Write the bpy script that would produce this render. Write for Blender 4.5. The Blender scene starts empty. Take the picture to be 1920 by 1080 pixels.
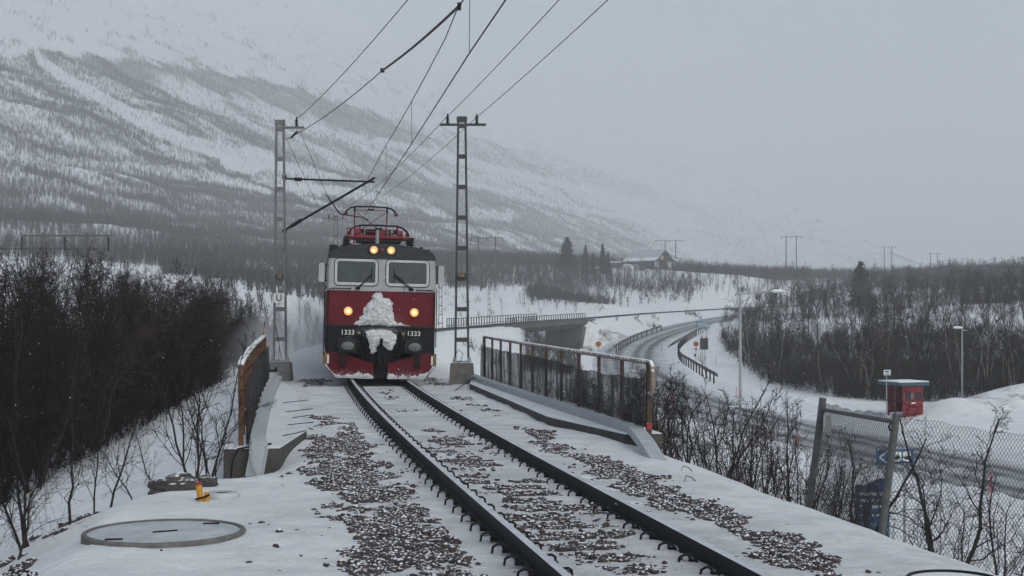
import bpy, math, random
import numpy as np
from mathutils import Vector, Matrix, noise as mnoise
R = math.radians
random.seed(7); rng = np.random.default_rng(7)
scene = bpy.context.scene
COL = scene.collection

# ------------------------------------------------------------------ camera, world, sun, exposure
F = 2667.0; HX = 960.0; HY = 575.0; CZ = 2.0          # focal length in photo pixels, horizon row, eye height above the rail
def P(px, py, d):                                       # a photo measurement at a measured distance, in metres
    return ((px - HX) * d / F, d, CZ + (HY - py) * d / F)
cam_d = bpy.data.cameras.new('camera'); cam = bpy.data.objects.new('camera', cam_d); COL.objects.link(cam)
cam.location = (0, 0, CZ); cam.rotation_euler = (R(90), 0, 0)
cam_d.sensor_width = 36; cam_d.lens = 36 * F / 1920; cam_d.shift_y = 35 / 1920
cam_d.clip_start = 0.1; cam_d.clip_end = 20000
scene.camera = cam
SUN_EL, SUN_AZ = R(38), R(150)                          # high, diffuse, behind the cloud
w = bpy.data.worlds.new('World'); scene.world = w; w.use_nodes = True
nt = w.node_tree; nt.nodes.clear()
sky = nt.nodes.new('ShaderNodeTexSky'); sky.sky_type = 'NISHITA'; sky.sun_disc = False
sky.sun_elevation = SUN_EL; sky.sun_rotation = SUN_AZ; sky.dust_density = 4; sky.air_density = 1
hs = nt.nodes.new('ShaderNodeHueSaturation'); hs.inputs['Saturation'].default_value = 0.85
bg = nt.nodes.new('ShaderNodeBackground'); bg.inputs['Strength'].default_value = 0.15
ow = nt.nodes.new('ShaderNodeOutputWorld')
tint = nt.nodes.new('ShaderNodeMix'); tint.data_type = 'RGBA'; tint.blend_type = 'MULTIPLY'; tint.inputs[0].default_value = 1; tint.inputs[7].default_value = (0.915, 1.005, 1.02, 1)   # the grey-blue of thick snow cloud
nt.links.new(sky.outputs[0], hs.inputs['Color']); nt.links.new(hs.outputs[0], tint.inputs[6]); nt.links.new(tint.outputs[2], bg.inputs['Color']); nt.links.new(bg.outputs[0], ow.inputs[0])
sd = bpy.data.lights.new('sun', 'SUN'); sd.energy = 0.5; sd.angle = R(40); sd.color = (1.0, 0.97, 0.93)
sun = bpy.data.objects.new('sun', sd); COL.objects.link(sun); sun.location = (0, -20, 60)
sun.rotation_euler = (R(90) - SUN_EL, 0, R(180) - SUN_AZ)
scene.view_settings.view_transform = 'Standard'; scene.view_settings.look = 'None'
scene.view_settings.gamma = 1; scene.view_settings.use_curve_mapping = False
scene.view_settings.exposure = -0.24
cy = scene.cycles
cy.use_denoising = True; cy.volume_bounces = 4; cy.max_bounces = 6; cy.diffuse_bounces = 2; cy.transparent_max_bounces = 16
HAZE = 0.00051; WHIRL = True

# ------------------------------------------------------------------ materials
MATS = {}
def mat(name, col, rough=0.7, metal=0.0, var=0.25, scale=6.0, snow=None, bump=0.0, spec=0.4, col2=None, emit=None, rnd=False, frost=False):
    """A principled material whose colour wanders with noise; snow = (threshold) lays snow on up-facing faces."""
    if name in MATS: return MATS[name]
    m = bpy.data.materials.new(name); m.use_nodes = True
    n = m.node_tree.nodes; l = m.node_tree.links; b = n['Principled BSDF']
    b.inputs['Roughness'].default_value = rough; b.inputs['Metallic'].default_value = metal
    b.inputs['Specular IOR Level'].default_value = spec
    tc = n.new('ShaderNodeTexCoord')
    nz = n.new('ShaderNodeTexNoise'); nz.inputs['Scale'].default_value = scale; nz.inputs['Detail'].default_value = 6
    nz.inputs['Roughness'].default_value = 0.65
    l.new(tc.outputs['Object'], nz.inputs['Vector'])
    rp = n.new('ShaderNodeValToRGB'); rp.color_ramp.elements[0].position = 0.3; rp.color_ramp.elements[1].position = 0.72
    c2 = col2 or tuple(min(1, c * (1 + var)) for c in col)
    c1 = tuple(c * (1 - var) for c in col)
    rp.color_ramp.elements[0].color = (*c1, 1); rp.color_ramp.elements[1].color = (*c2, 1)
    l.new(nz.outputs[0], rp.inputs[0]); out = rp.outputs[0]
    if snow is not None:
        ge = n.new('ShaderNodeNewGeometry'); sx = n.new('ShaderNodeSeparateXYZ'); l.new(ge.outputs['Normal'], sx.inputs[0])
        n2 = n.new('ShaderNodeTexNoise'); n2.inputs['Scale'].default_value = scale * 1.7; n2.inputs['Detail'].default_value = 4
        l.new(tc.outputs['Object'], n2.inputs['Vector'])
        ad = n.new('ShaderNodeMath'); ad.operation = 'MULTIPLY_ADD'; ad.inputs[1].default_value = 0.7; l.new(n2.outputs[0], ad.inputs[0]); l.new(sx.outputs[2], ad.inputs[2])
        mr = n.new('ShaderNodeMapRange'); mr.inputs[1].default_value = snow + 0.30; mr.inputs[2].default_value = snow + 0.42
        l.new(ad.outputs[0], mr.inputs[0])
        mx = n.new('ShaderNodeMix'); mx.data_type = 'RGBA'; l.new(mr.outputs[0], mx.inputs[0]); l.new(out, mx.inputs[6])
        mx.inputs[7].default_value = (0.78, 0.81, 0.86, 1); out = mx.outputs[2]
    if frost:                                           # wind-driven snow dust sticking round the nose of the engine
        mp = n.new('ShaderNodeMapping'); mp.vector_type = 'POINT'; mp.inputs['Location'].default_value = (0, 0, -1.25); mp.inputs['Scale'].default_value = (0.75, 0.0, 0.85); l.new(tc.outputs['Object'], mp.inputs['Vector'])
        mp.inputs['Location'].default_value = (0, 0, -1.35 * 0.85)
        ln = n.new('ShaderNodeVectorMath'); ln.operation = 'LENGTH'; l.new(mp.outputs[0], ln.inputs[0]); n3 = n.new('ShaderNodeTexNoise'); n3.inputs['Scale'].default_value = 17; n3.inputs['Detail'].default_value = 8; n3.inputs['Roughness'].default_value = 0.8; l.new(tc.outputs['Object'], n3.inputs['Vector'])
        sb = n.new('ShaderNodeMath'); sb.operation = 'MULTIPLY_ADD'; l.new(ln.outputs['Value'], sb.inputs[0]); sb.inputs[1].default_value = -0.34; l.new(n3.outputs[0], sb.inputs[2])
        if frost == 'low':                              # plough: snow spray thickest along the foot
            sp = n.new('ShaderNodeSeparateXYZ'); l.new(tc.outputs['Object'], sp.inputs[0]); sb.inputs[1].default_value = -0.75; l.new(sp.outputs[2], sb.inputs[0])
        m4 = n.new('ShaderNodeMapRange'); m4.inputs[1].default_value = 0.36; m4.inputs[2].default_value = 0.56; m4.inputs[4].default_value = 0.55; l.new(sb.outputs[0], m4.inputs[0])
        mx = n.new('ShaderNodeMix'); mx.data_type = 'RGBA'; l.new(m4.outputs[0], mx.inputs[0]); l.new(out, mx.inputs[6]); mx.inputs[7].default_value = (0.62, 0.65, 0.70, 1); out = mx.outputs[2]
    if rnd:                                             # each tree a little lighter, darker or redder than its neighbours
        oi = n.new('ShaderNodeObjectInfo'); r2 = n.new('ShaderNodeValToRGB'); r2.color_ramp.elements[0].color = (0.5, 0.5, 0.55, 1); r2.color_ramp.elements[1].color = (2.3, 2.0, 1.9, 1)
        e3 = r2.color_ramp.elements.new(0.6); e3.color = (1, 1, 1, 1); l.new(oi.outputs['Random'], r2.inputs[0])
        mm = n.new('ShaderNodeMix'); mm.data_type = 'RGBA'; mm.blend_type = 'MULTIPLY'; mm.inputs[0].default_value = 1; l.new(out, mm.inputs[6]); l.new(r2.outputs[0], mm.inputs[7]); out = mm.outputs[2]
    l.new(out, b.inputs['Base Color'])
    if bump:
        bp = n.new('ShaderNodeBump'); bp.inputs['Strength'].default_value = bump; bp.inputs['Distance'].default_value = 0.02
        l.new(nz.outputs[0], bp.inputs['Height']); l.new(bp.outputs[0], b.inputs['Normal'])
    if emit:
        b.inputs['Emission Color'].default_value = (*emit[0], 1); b.inputs['Emission Strength'].default_value = emit[1]
    MATS[name] = m
    return m

M = dict(
    snow_cover=mat('packed_snow', (0.74, 0.77, 0.81), 0.8, var=0.07, scale=22, bump=0.9),
    steel=mat('galvanised_steel', (0.30, 0.32, 0.34), 0.55, 0.5, var=0.2, scale=5),
    mast=mat('mast_steel', (0.17, 0.18, 0.19), 0.6, 0.2, var=0.25, scale=4),
    dark=mat('black_iron', (0.012, 0.012, 0.014), 0.65, 0.0, var=0.3, scale=12, spec=0.2),
    wire=mat('wire_metal', (0.012, 0.012, 0.015), 0.6, 0.0, var=0.2, spec=0.2),
    rust=mat('rusty_brown_paint', (0.088, 0.043, 0.022), 0.75, var=0.35, scale=11),
    rustdark=mat('dark_brown_paint', (0.06, 0.036, 0.026), 0.75, var=0.35, scale=11),
    railside=mat('rail_steel', (0.012, 0.013, 0.017), 0.6, 0.0, var=0.3, scale=3, spec=0.18),
    railtop=mat('rail_head_frost', (0.50, 0.53, 0.57), 0.6, 0.1, var=0.22, scale=3),
    concrete=mat('concrete', (0.20, 0.195, 0.19), 0.85, var=0.3, scale=5, bump=0.3, snow=0.72),
    concbare=mat('bare_concrete', (0.055, 0.052, 0.050), 0.85, var=0.4, scale=7, bump=0.35),
    concgrey=mat('grey_concrete', (0.125, 0.122, 0.12), 0.85, var=0.35, scale=7, bump=0.35),
    conclid=mat('frosted_concrete', (0.40, 0.43, 0.46), 0.8, var=0.22, scale=3, bump=0.2),
    red=mat('loco_red', (0.105, 0.006, 0.014), 0.55, var=0.25, scale=7, spec=0.2, frost=True),
    redp=mat('panto_red', (0.16, 0.008, 0.020), 0.5, var=0.3, scale=9),
    plough=mat('plough_red', (0.085, 0.006, 0.013), 0.6, var=0.35, scale=8, spec=0.15, frost='low'),
    caked=mat('caked_snow', (0.50, 0.525, 0.56), 0.85, var=0.35, scale=19, bump=1.0),
    white=mat('loco_light_grey', (0.26, 0.275, 0.29), 0.5, var=0.16, scale=6),
    roof=mat('loco_roof_grey', (0.028, 0.030, 0.036), 0.65, var=0.3, scale=9, spec=0.2),
    black=mat('loco_black', (0.008, 0.009, 0.012), 0.6, var=0.45, scale=14, spec=0.15, frost=True),
    blackgrey=mat('buffer_grey', (0.018, 0.019, 0.023), 0.6, var=0.4, scale=14, spec=0.2),
    bufhead=mat('buffer_face', (0.11, 0.115, 0.12), 0.5, var=0.4, scale=14),
    rubber=mat('rubber', (0.007, 0.007, 0.008), 0.75, spec=0.15),
    number=mat('number_white', (0.6, 0.62, 0.62), 0.6, var=0.1),
    frame=mat('window_frame_grey', (0.33, 0.35, 0.37), 0.45, 0.2, var=0.15),
    yellow=mat('yellow_plastic', (0.50, 0.24, 0.012), 0.5, var=0.12),
    redcap=mat('red_plastic', (0.30, 0.02, 0.025), 0.5, var=0.1),
    orange=mat('orange_paint', (0.75, 0.19, 0.02), 0.6, var=0.1),
    redpaint=mat('shelter_red', (0.16, 0.006, 0.016), 0.65, var=0.2, scale=4),
    bluepaint=mat('shelter_blue', (0.025, 0.085, 0.13), 0.65, var=0.2, scale=4),
    signblue=mat('sign_blue', (0.015, 0.085, 0.18), 0.5, var=0.1),
    signdeep=mat('sign_deep_blue', (0.010, 0.030, 0.095), 0.5, var=0.15),
    signteal=mat('sign_pale_blue', (0.045, 0.13, 0.21), 0.5, var=0.15),
    signwhite=mat('sign_white', (0.62, 0.65, 0.66), 0.6, var=0.06),
    signdark=mat('sign_dark', (0.035, 0.042, 0.048), 0.4, var=0.1),
    bark=mat('dark_bark', (0.034, 0.030, 0.030), 0.9, var=0.35, scale=8, spec=0.1),
    twig=mat('dark_twigs', (0.026, 0.0215, 0.021), 0.9, var=0.35, scale=3, spec=0.05, rnd=True),
    birch=mat('birch_bark', (0.21, 0.20, 0.19), 0.85, var=0.45, scale=6),
    needle=mat('spruce_needles', (0.022, 0.030, 0.024), 0.9, var=0.4, scale=3, snow=1.02),
    farwood=mat('far_twigs', (0.045, 0.044, 0.048), 0.9, var=0.3, scale=0.05),
    log=mat('dark_rock', (0.045, 0.042, 0.04), 0.8, var=0.5, scale=9, bump=0.6, snow=0.95),
    stone=mat('ballast_stone', (0.021, 0.0195, 0.0215), 0.8, var=0.45, scale=9, snow=0.93, col2=(0.078, 0.058, 0.058)),
    wood=mat('grey_wood', (0.10, 0.095, 0.09), 0.85, var=0.3, scale=4),
    housedark=mat('house_boards', (0.05, 0.05, 0.052), 0.8, var=0.2, scale=1),
    housewhite=mat('house_white', (0.55, 0.56, 0.57), 0.8, var=0.1, scale=1),
    roofsnow=mat('roof_frost', (0.42, 0.45, 0.48), 0.8, var=0.08, scale=0.6),
)
def glass(name, col, rough=0.08):
    m = mat(name, col, rough, var=0.5, scale=2.2, spec=0.34); return m
M['glass'] = glass('cab_glass', (0.022, 0.034, 0.037), 0.10)
M['lamp'] = mat('headlamp_lens', (0.9, 0.8, 0.6), 0.3, emit=((1.0, 0.74, 0.42), 4.0), var=0.02)
M['lampring'] = mat('headlamp_glow', (0.8, 0.4, 0.1), 0.3, emit=((1.0, 0.26, 0.02), 1.5), var=0.02)
M['lampcore'] = mat('headlamp_filament', (0.8, 0.3, 0.1), 0.3, emit=((1.0, 0.22, 0.04), 0.8), var=0.02)
M['redlamp'] = mat('tail_lamp', (0.22, 0.004, 0.008), 0.3, var=0.1)

# ------------------------------------------------------------------ mesh builder
class MB:
    def __init__(s): s.v = []; s.f = []; s.m = []; s.n = 0
    def add(s, v, f, mi=0):
        b = s.n; s.v.extend([tuple(map(float, a)) for a in v]); s.n += len(v)
        for q in f: s.f.append([i + b for i in q]); s.m.append(mi)
        return s
    def box(s, c, d, rz=0, mi=0, rx=0, ry=0):
        hx, hy, hz = d[0] / 2, d[1] / 2, d[2] / 2
        mt = Matrix.Translation(c) @ Matrix.Rotation(rz, 4, 'Z') @ Matrix.Rotation(ry, 4, 'Y') @ Matrix.Rotation(rx, 4, 'X')
        v = [mt @ Vector((x, y, z)) for z in (-hz, hz) for y in (-hy, hy) for x in (-hx, hx)]
        return s.add(v, [(0, 2, 3, 1), (4, 5, 7, 6), (0, 1, 5, 4), (2, 6, 7, 3), (0, 4, 6, 2), (1, 3, 7, 5)], mi)
    def beam(s, a, b, wd, ht=None, mi=0, up=(0, 0, 1)):
        a = Vector(a); b = Vector(b); ht = ht or wd; d = (b - a); u = Vector(up)
        if abs(d.normalized().dot(u)) > 0.98: u = Vector((0, 1, 0))
        x = d.cross(u).normalized() * wd / 2; y = x.cross(d).normalized() * ht / 2
        v = [p + sx * x + sy * y for p in (a, b) for sx, sy in ((-1, -1), (1, -1), (1, 1), (-1, 1))]
        return s.add(v, [(3, 2, 1, 0), (4, 5, 6, 7), (0, 1, 5, 4), (1, 2, 6, 5), (2, 3, 7, 6), (3, 0, 4, 7)], mi)
    def tube(s, pts, r, n=6, mi=0, cap=True):
        pts = [Vector(p) for p in pts]; k = len(pts); rr = r if isinstance(r, (list, tuple)) else [r] * k
        v = []; prev = None
        for i, p in enumerate(pts):
            t = (pts[min(i + 1, k - 1)] - pts[max(i - 1, 0)]).normalized()
            if prev is None:
                u = Vector((0, 0, 1)) if abs(t.z) < 0.9 else Vector((1, 0, 0))
                x = t.cross(u).normalized()
            else:
                x = (prev - t * prev.dot(t)); x = x.normalized() if x.length > 1e-6 else t.orthogonal().normalized()
            prev = x; y = t.cross(x)
            v += [p + rr[i] * (math.cos(2 * math.pi * j / n) * x + math.sin(2 * math.pi * j / n) * y) for j in range(n)]
        f = [(i * n + j, i * n + (j + 1) % n, (i + 1) * n + (j + 1) % n, (i + 1) * n + j) for i in range(k - 1) for j in range(n)]
        if cap: f += [tuple(range(n - 1, -1, -1)), tuple(range((k - 1) * n, k * n))]
        return s.add(v, f, mi)
    def lathe(s, c, prof, n=16, mi=0, axis='Z', sx=1, sy=1):
        v = []; k = len(prof)
        for r, h in prof:
            for j in range(n):
                a = 2 * math.pi * j / n; x, y = r * math.cos(a) * sx, r * math.sin(a) * sy
                v.append((c[0] + x, c[1] + y, c[2] + h) if axis == 'Z' else (c[0] + x, c[1] - h, c[2] + y) if axis == 'Y' else (c[0] + h, c[1] + x, c[2] + y))
        f = [(i * n + j, i * n + (j + 1) % n, (i + 1) * n + (j + 1) % n, (i + 1) * n + j) for i in range(k - 1) for j in range(n)]
        f += [tuple(range(n - 1, -1, -1)), tuple(range((k - 1) * n, k * n))]
        return s.add(v, f, mi)
    def prism(s, pts, vec, mi=0):
        k = len(pts); vec = Vector(vec); a = [Vector(p) for p in pts]
        return s.add(a + [p + vec for p in a], [tuple(range(k - 1, -1, -1)), tuple(range(k, 2 * k))] + [(i, (i + 1) % k, k + (i + 1) % k, k + i) for i in range(k)], mi)
    def build(s, name, m, parent=None, org=None, smooth=False):
        me = bpy.data.meshes.new(name)
        o0 = Vector(org) if org is not None else Vector((0, 0, 0)); q = parent
        while org is None and q is not None:                # points are given in world metres under a world-placed thing
            if q.get('worldpts'): o0 = q.location.copy()
            q = q.parent
        me.from_pydata([(a[0] - o0[0], a[1] - o0[1], a[2] - o0[2]) for a in s.v], [], s.f)
        ms = m if isinstance(m, (list, tuple)) else [m]
        for q in ms: me.materials.append(q)
        if len(ms) > 1: me.polygons.foreach_set('material_index', s.m)
        if smooth: me.polygons.foreach_set('use_smooth', [True] * len(me.polygons))
        me.update()
        import bmesh
        bm = bmesh.new(); bm.from_mesh(me); bmesh.ops.recalc_face_normals(bm, faces=bm.faces); bm.to_mesh(me); bm.free()
        o = bpy.data.objects.new(name, me); COL.objects.link(o)
        if parent is not None: o.parent = parent
        elif org is not None: o.location = org
        return o

def npmesh(name, v, f, m, smooth=False, midx=None):
    """v (n,3) array, f (k,3 or 4) array -> mesh datablock"""
    me = bpy.data.meshes.new(name); v = np.asarray(v, np.float32); f = np.asarray(f, np.int32); k = f.shape[1]
    me.vertices.add(len(v)); me.vertices.foreach_set('co', v.ravel())
    me.loops.add(f.size); me.loops.foreach_set('vertex_index', f.ravel())
    me.polygons.add(len(f)); me.polygons.foreach_set('loop_start', np.arange(0, f.size, k, dtype=np.int32))
    if smooth: me.polygons.foreach_set('use_smooth', np.ones(len(f), bool))
    for q in (m if isinstance(m, (list, tuple)) else [m]): me.materials.append(q)
    if midx is not None: me.polygons.foreach_set('material_index', midx)
    me.update(calc_edges=True)
    return me
def link(name, me, parent=None):
    o = bpy.data.objects.new(name, me); COL.objects.link(o)
    if parent is not None: o.parent = parent
    return o
def tag(o, label=None, cat=None, group=None, kind=None):
    if label: o['label'] = label
    if cat: o['category'] = cat
    if group: o['group'] = group
    if kind: o['kind'] = kind
    return o
def thing(name, label, cat, loc=(0, 0, 0), rz=0, group=None, world=True):
    o = bpy.data.objects.new(name, None); COL.objects.link(o); o.location = loc; o.rotation_euler = (0, 0, rz)
    o.empty_display_size = 0.2
    if world: o['worldpts'] = 1
    return tag(o, label, cat, group)
def dup(o, label=None, parent=None):
    c = o.copy(); COL.objects.link(c)
    if parent is not None: c.parent = parent
    if label: c['label'] = label
    for ch in o.children: dup(ch, None, c)
    return c
def text_mesh(txt, size, depth, m, name, parent, loc, rot, sx=1.0, space=1.0):
    cu = bpy.data.curves.new(name, 'FONT'); cu.body = txt; cu.size = size; cu.extrude = depth; cu.align_x = 'CENTER'; cu.align_y = 'CENTER'
    cu.space_character = space; cu.offset = size * 0.012
    t = bpy.data.objects.new(name + '_tmp', cu); COL.objects.link(t)
    dg = bpy.context.evaluated_depsgraph_get(); me = bpy.data.meshes.new_from_object(t.evaluated_get(dg)); me.name = name
    bpy.data.objects.remove(t); bpy.data.curves.remove(cu)
    me.materials.clear(); me.materials.append(m)
    o = link(name, me, parent); o.location = loc; o.rotation_euler = rot; o.scale = (sx, 1, 1)
    return o

# ------------------------------------------------------------------ the lie of the land
def spline(xs, ys):
    xs = np.array(xs, float); ys = np.array(ys, float); n = len(xs); h = np.diff(xs)
    A = np.eye(n); b = np.zeros(n)
    for i in range(1, n - 1):
        A[i, i - 1] = h[i - 1]; A[i, i] = 2 * (h[i - 1] + h[i]); A[i, i + 1] = h[i]
        b[i] = 6 * ((ys[i + 1] - ys[i]) / h[i] - (ys[i] - ys[i - 1]) / h[i - 1])
    m = np.linalg.solve(A, b)
    def fn(x):
        x = np.asarray(x, float); i = np.clip(np.searchsorted(xs, x) - 1, 0, n - 2); t = np.clip(x, xs[0] - 30, xs[-1] + 60)
        a = xs[i]; c = xs[i + 1]; hh = c - a
        return (m[i] * (c - t) ** 3 + m[i + 1] * (t - a) ** 3) / (6 * hh) + (ys[i] / hh - m[i] * hh / 6) * (c - t) + (ys[i + 1] / hh - m[i + 1] * hh / 6) * (t - a)
    return fn
TX = spline([-25, -5, 10.56, 19.3, 38.9, 55, 85, 130, 190, 250, 360, 420, 480], [8.0, 4.05, 1.16, -0.43, -3.62, -5.75, -8.3, -9.0, -4.0, 11.9, 45.9, 74.5, 110])
TZ = lambda y: np.interp(y, [-25, 55, 100, 190, 250, 360, 420, 480, 700], [0, 0, -0.2, -0.6, -0.05, 1.05, 2.0, 3.0, 6])
def tslope(y): return (TX(np.asarray(y) + 0.5) - TX(np.asarray(y) - 0.5))
CANT = 0.022
def T(y, d=0.0, z=0.0):                                # a point of the track frame: chainage y, offset d to the right, height z above the rail
    s = float(tslope(y)); c = 1 / math.hypot(1, s)
    return (float(TX(y)) + d * c, y - d * s * c, float(TZ(y)) + z)
def sm(a, b, x):
    t = np.clip((x - a) / (b - a), 0, 1); return t * t * (3 - 2 * t)
road_pts = [P(2300, 985, 56), P(1900, 905, 68), P(1640, 845, 82), P(1400, 788, 103), P(1262, 742, 130), P(1185, 692, 168), P(1192, 650, 215), P(1248, 624, 260), P(1320, 605, 310), P(1400, 591, 360), P(1480, 583, 420)]
def catmull(pts, n=12):
    p = [np.array(a, float) for a in pts]; p = [2 * p[0] - p[1]] + p + [2 * p[-1] - p[-2]]; out = []
    for i in range(1, len(p) - 2):
        for k in range(n):
            t = k / n
            out.append(0.5 * (2 * p[i] + (p[i + 1] - p[i - 1]) * t + (2 * p[i - 1] - 5 * p[i] + 4 * p[i + 1] - p[i + 2]) * t * t + (3 * p[i] - p[i - 1] - 3 * p[i + 1] + p[i + 2]) * t ** 3))
    out.append(p[-2]); return np.array(out)
ROAD = catmull(road_pts, 14)
SIDE = catmull([P(1185, 700, 160), P(1120, 690, 178), P(1060, 678, 200), P(1010, 668, 222), (-14, 262, -5.2), (-35, 300, -4)], 10)   # side road under the far bridge
ctrl = [P(*a) for a in [
    (1900, 905, 68), (1400, 800, 100), (1700, 772, 103), (1803, 782, 115), (1392, 834, 90), (1250, 745, 130), (1170, 695, 170), (1200, 645, 230), (1300, 612, 290), (1390, 594, 350),
    (1700, 748, 125), (1890, 748, 106), (1500, 735, 128), (1440, 700, 150), (1370, 640, 205), (1700, 660, 175), (1700, 588, 225), (1560, 610, 225), (1900, 610, 200), (1900, 572, 250), (1480, 575, 330), (1700, 552, 330),
    (1700, 525, 520), (1900, 518, 520), (1480, 530, 520), (900, 550, 290), (840, 585, 215), (1000, 580, 265), (1130, 572, 310), (1330, 548, 400), (1215, 499, 480), (1100, 515, 440), (1000, 525, 420), (1400, 560, 390),
    (570, 612, 85), (600, 545, 200), (300, 515, 250), (100, 500, 250), (800, 520, 380), (1050, 668, 205), (1005, 670, 235), (1300, 690, 165), (1120, 610, 235)]]
ctrl += [(x, y, z) for x, y, z in [(14, 5, -6.2), (13, 25, -6.4), (12, 45, -6.4), (10, 70, -6.3), (22, 25, -6.6), (30, 50, -6.6), (45, 60, -6.2), (40, 90, -5.6), (55, 100, -5.0),
    (-13, 0, -3.4), (-14, 20, -3.6), (-16, 40, -3.6), (-18, 60, -3.2), (-30, 20, -4), (-35, 50, -3.6), (-40, 90, -2.5), (-22, 95, -1.5), (-60, 40, -3), (-60, 120, 0), (10, 100, -6.3), (2, 130, -6.0), (4, 160, -6.0), (0, 95, -4.5),
    (60, 20, -6), (110, 60, -4), (130, 150, 2), (150, 300, 8), (0, -30, -3), (-60, -30, -3), (60, -30, -5)]]
C = np.array(ctrl)
def _tps():
    n = len(C); d = np.hypot(C[:, None, 0] - C[None, :, 0], C[:, None, 1] - C[None, :, 1])
    K = np.where(d > 0, d * d * np.log(np.maximum(d, 1e-9)), 0) + np.eye(n) * 900.0
    Q = np.c_[np.ones(n), C[:, :2]]
    A = np.zeros((n + 3, n + 3)); A[:n, :n] = K; A[:n, n:] = Q; A[n:, :n] = Q.T
    return np.linalg.solve(A, np.r_[C[:, 2], 0, 0, 0])
WT = _tps()
def tps(x, y):
    out = WT[-3] + WT[-2] * x + WT[-1] * y
    for i in range(len(C)):
        r2 = (x - C[i, 0]) ** 2 + (y - C[i, 1]) ** 2
        out = out + WT[i] * 0.5 * r2 * np.log(np.maximum(r2, 1e-9))
    return out
def vnoise(x, y, seed=0):
    """smooth value noise in [0,1], vectorised"""
    xi = np.floor(x).astype(np.int64); yi = np.floor(y).astype(np.int64); fx = x - xi; fy = y - yi
    fx = fx * fx * (3 - 2 * fx); fy = fy * fy * (3 - 2 * fy)
    def h(a, b):
        n = (a * 374761393 + b * 668265263 + seed * 974711) & 0x7fffffff
        n = ((n ^ (n >> 13)) * 1274126177) & 0x7fffffff
        return ((n ^ (n >> 16)) & 0xffff) / 65535.0
    return (h(xi, yi) * (1 - fx) + h(xi + 1, yi) * fx) * (1 - fy) + (h(xi, yi + 1) * (1 - fx) + h(xi + 1, yi + 1) * fx) * fy
def fbm(x, y, o=4, seed=0):
    s = 0; a = 0.5; k = 1.0
    for i in range(o): s = s + a * vnoise(x * k + 17.3 * i, y * k - 9.1 * i, seed + i); a *= 0.5; k *= 2.03
    return s
NP_, DQ = np.array([-0.948, 0.317]), np.array([0.317, 0.948])
MP = [0, 100, 200, 330, 475, 600, 700, 900, 1200, 1600, 2000, 2600, 9000]
MZ = [2, 6, 16, 38, 78, 138, 190, 315, 525, 770, 900, 960, 980]
def near_poly(x, y, L):
    """distance to a polyline and its height there (vectorised)"""
    best = np.full(x.shape, 1e9); bz = np.zeros(x.shape)
    for i in range(len(L) - 1):
        a, b = L[i], L[i + 1]; dx, dy = b[0] - a[0], b[1] - a[1]
        t = np.clip(((x - a[0]) * dx + (y - a[1]) * dy) / (dx * dx + dy * dy), 0, 1)
        d = np.hypot(x - a[0] - t * dx, y - a[1] - t * dy); k = d < best
        best = np.where(k, d, best); bz = np.where(k, a[2] + t * (b[2] - a[2]), bz)
    return best, bz
SPUR = [P(820, 118, 3700), P(1000, 196, 3400), P(1200, 274, 3150), P(1400, 358, 2900), P(1550, 424, 2750), P(1700, 488, 2600), P(1860, 545, 2450)]
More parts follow.
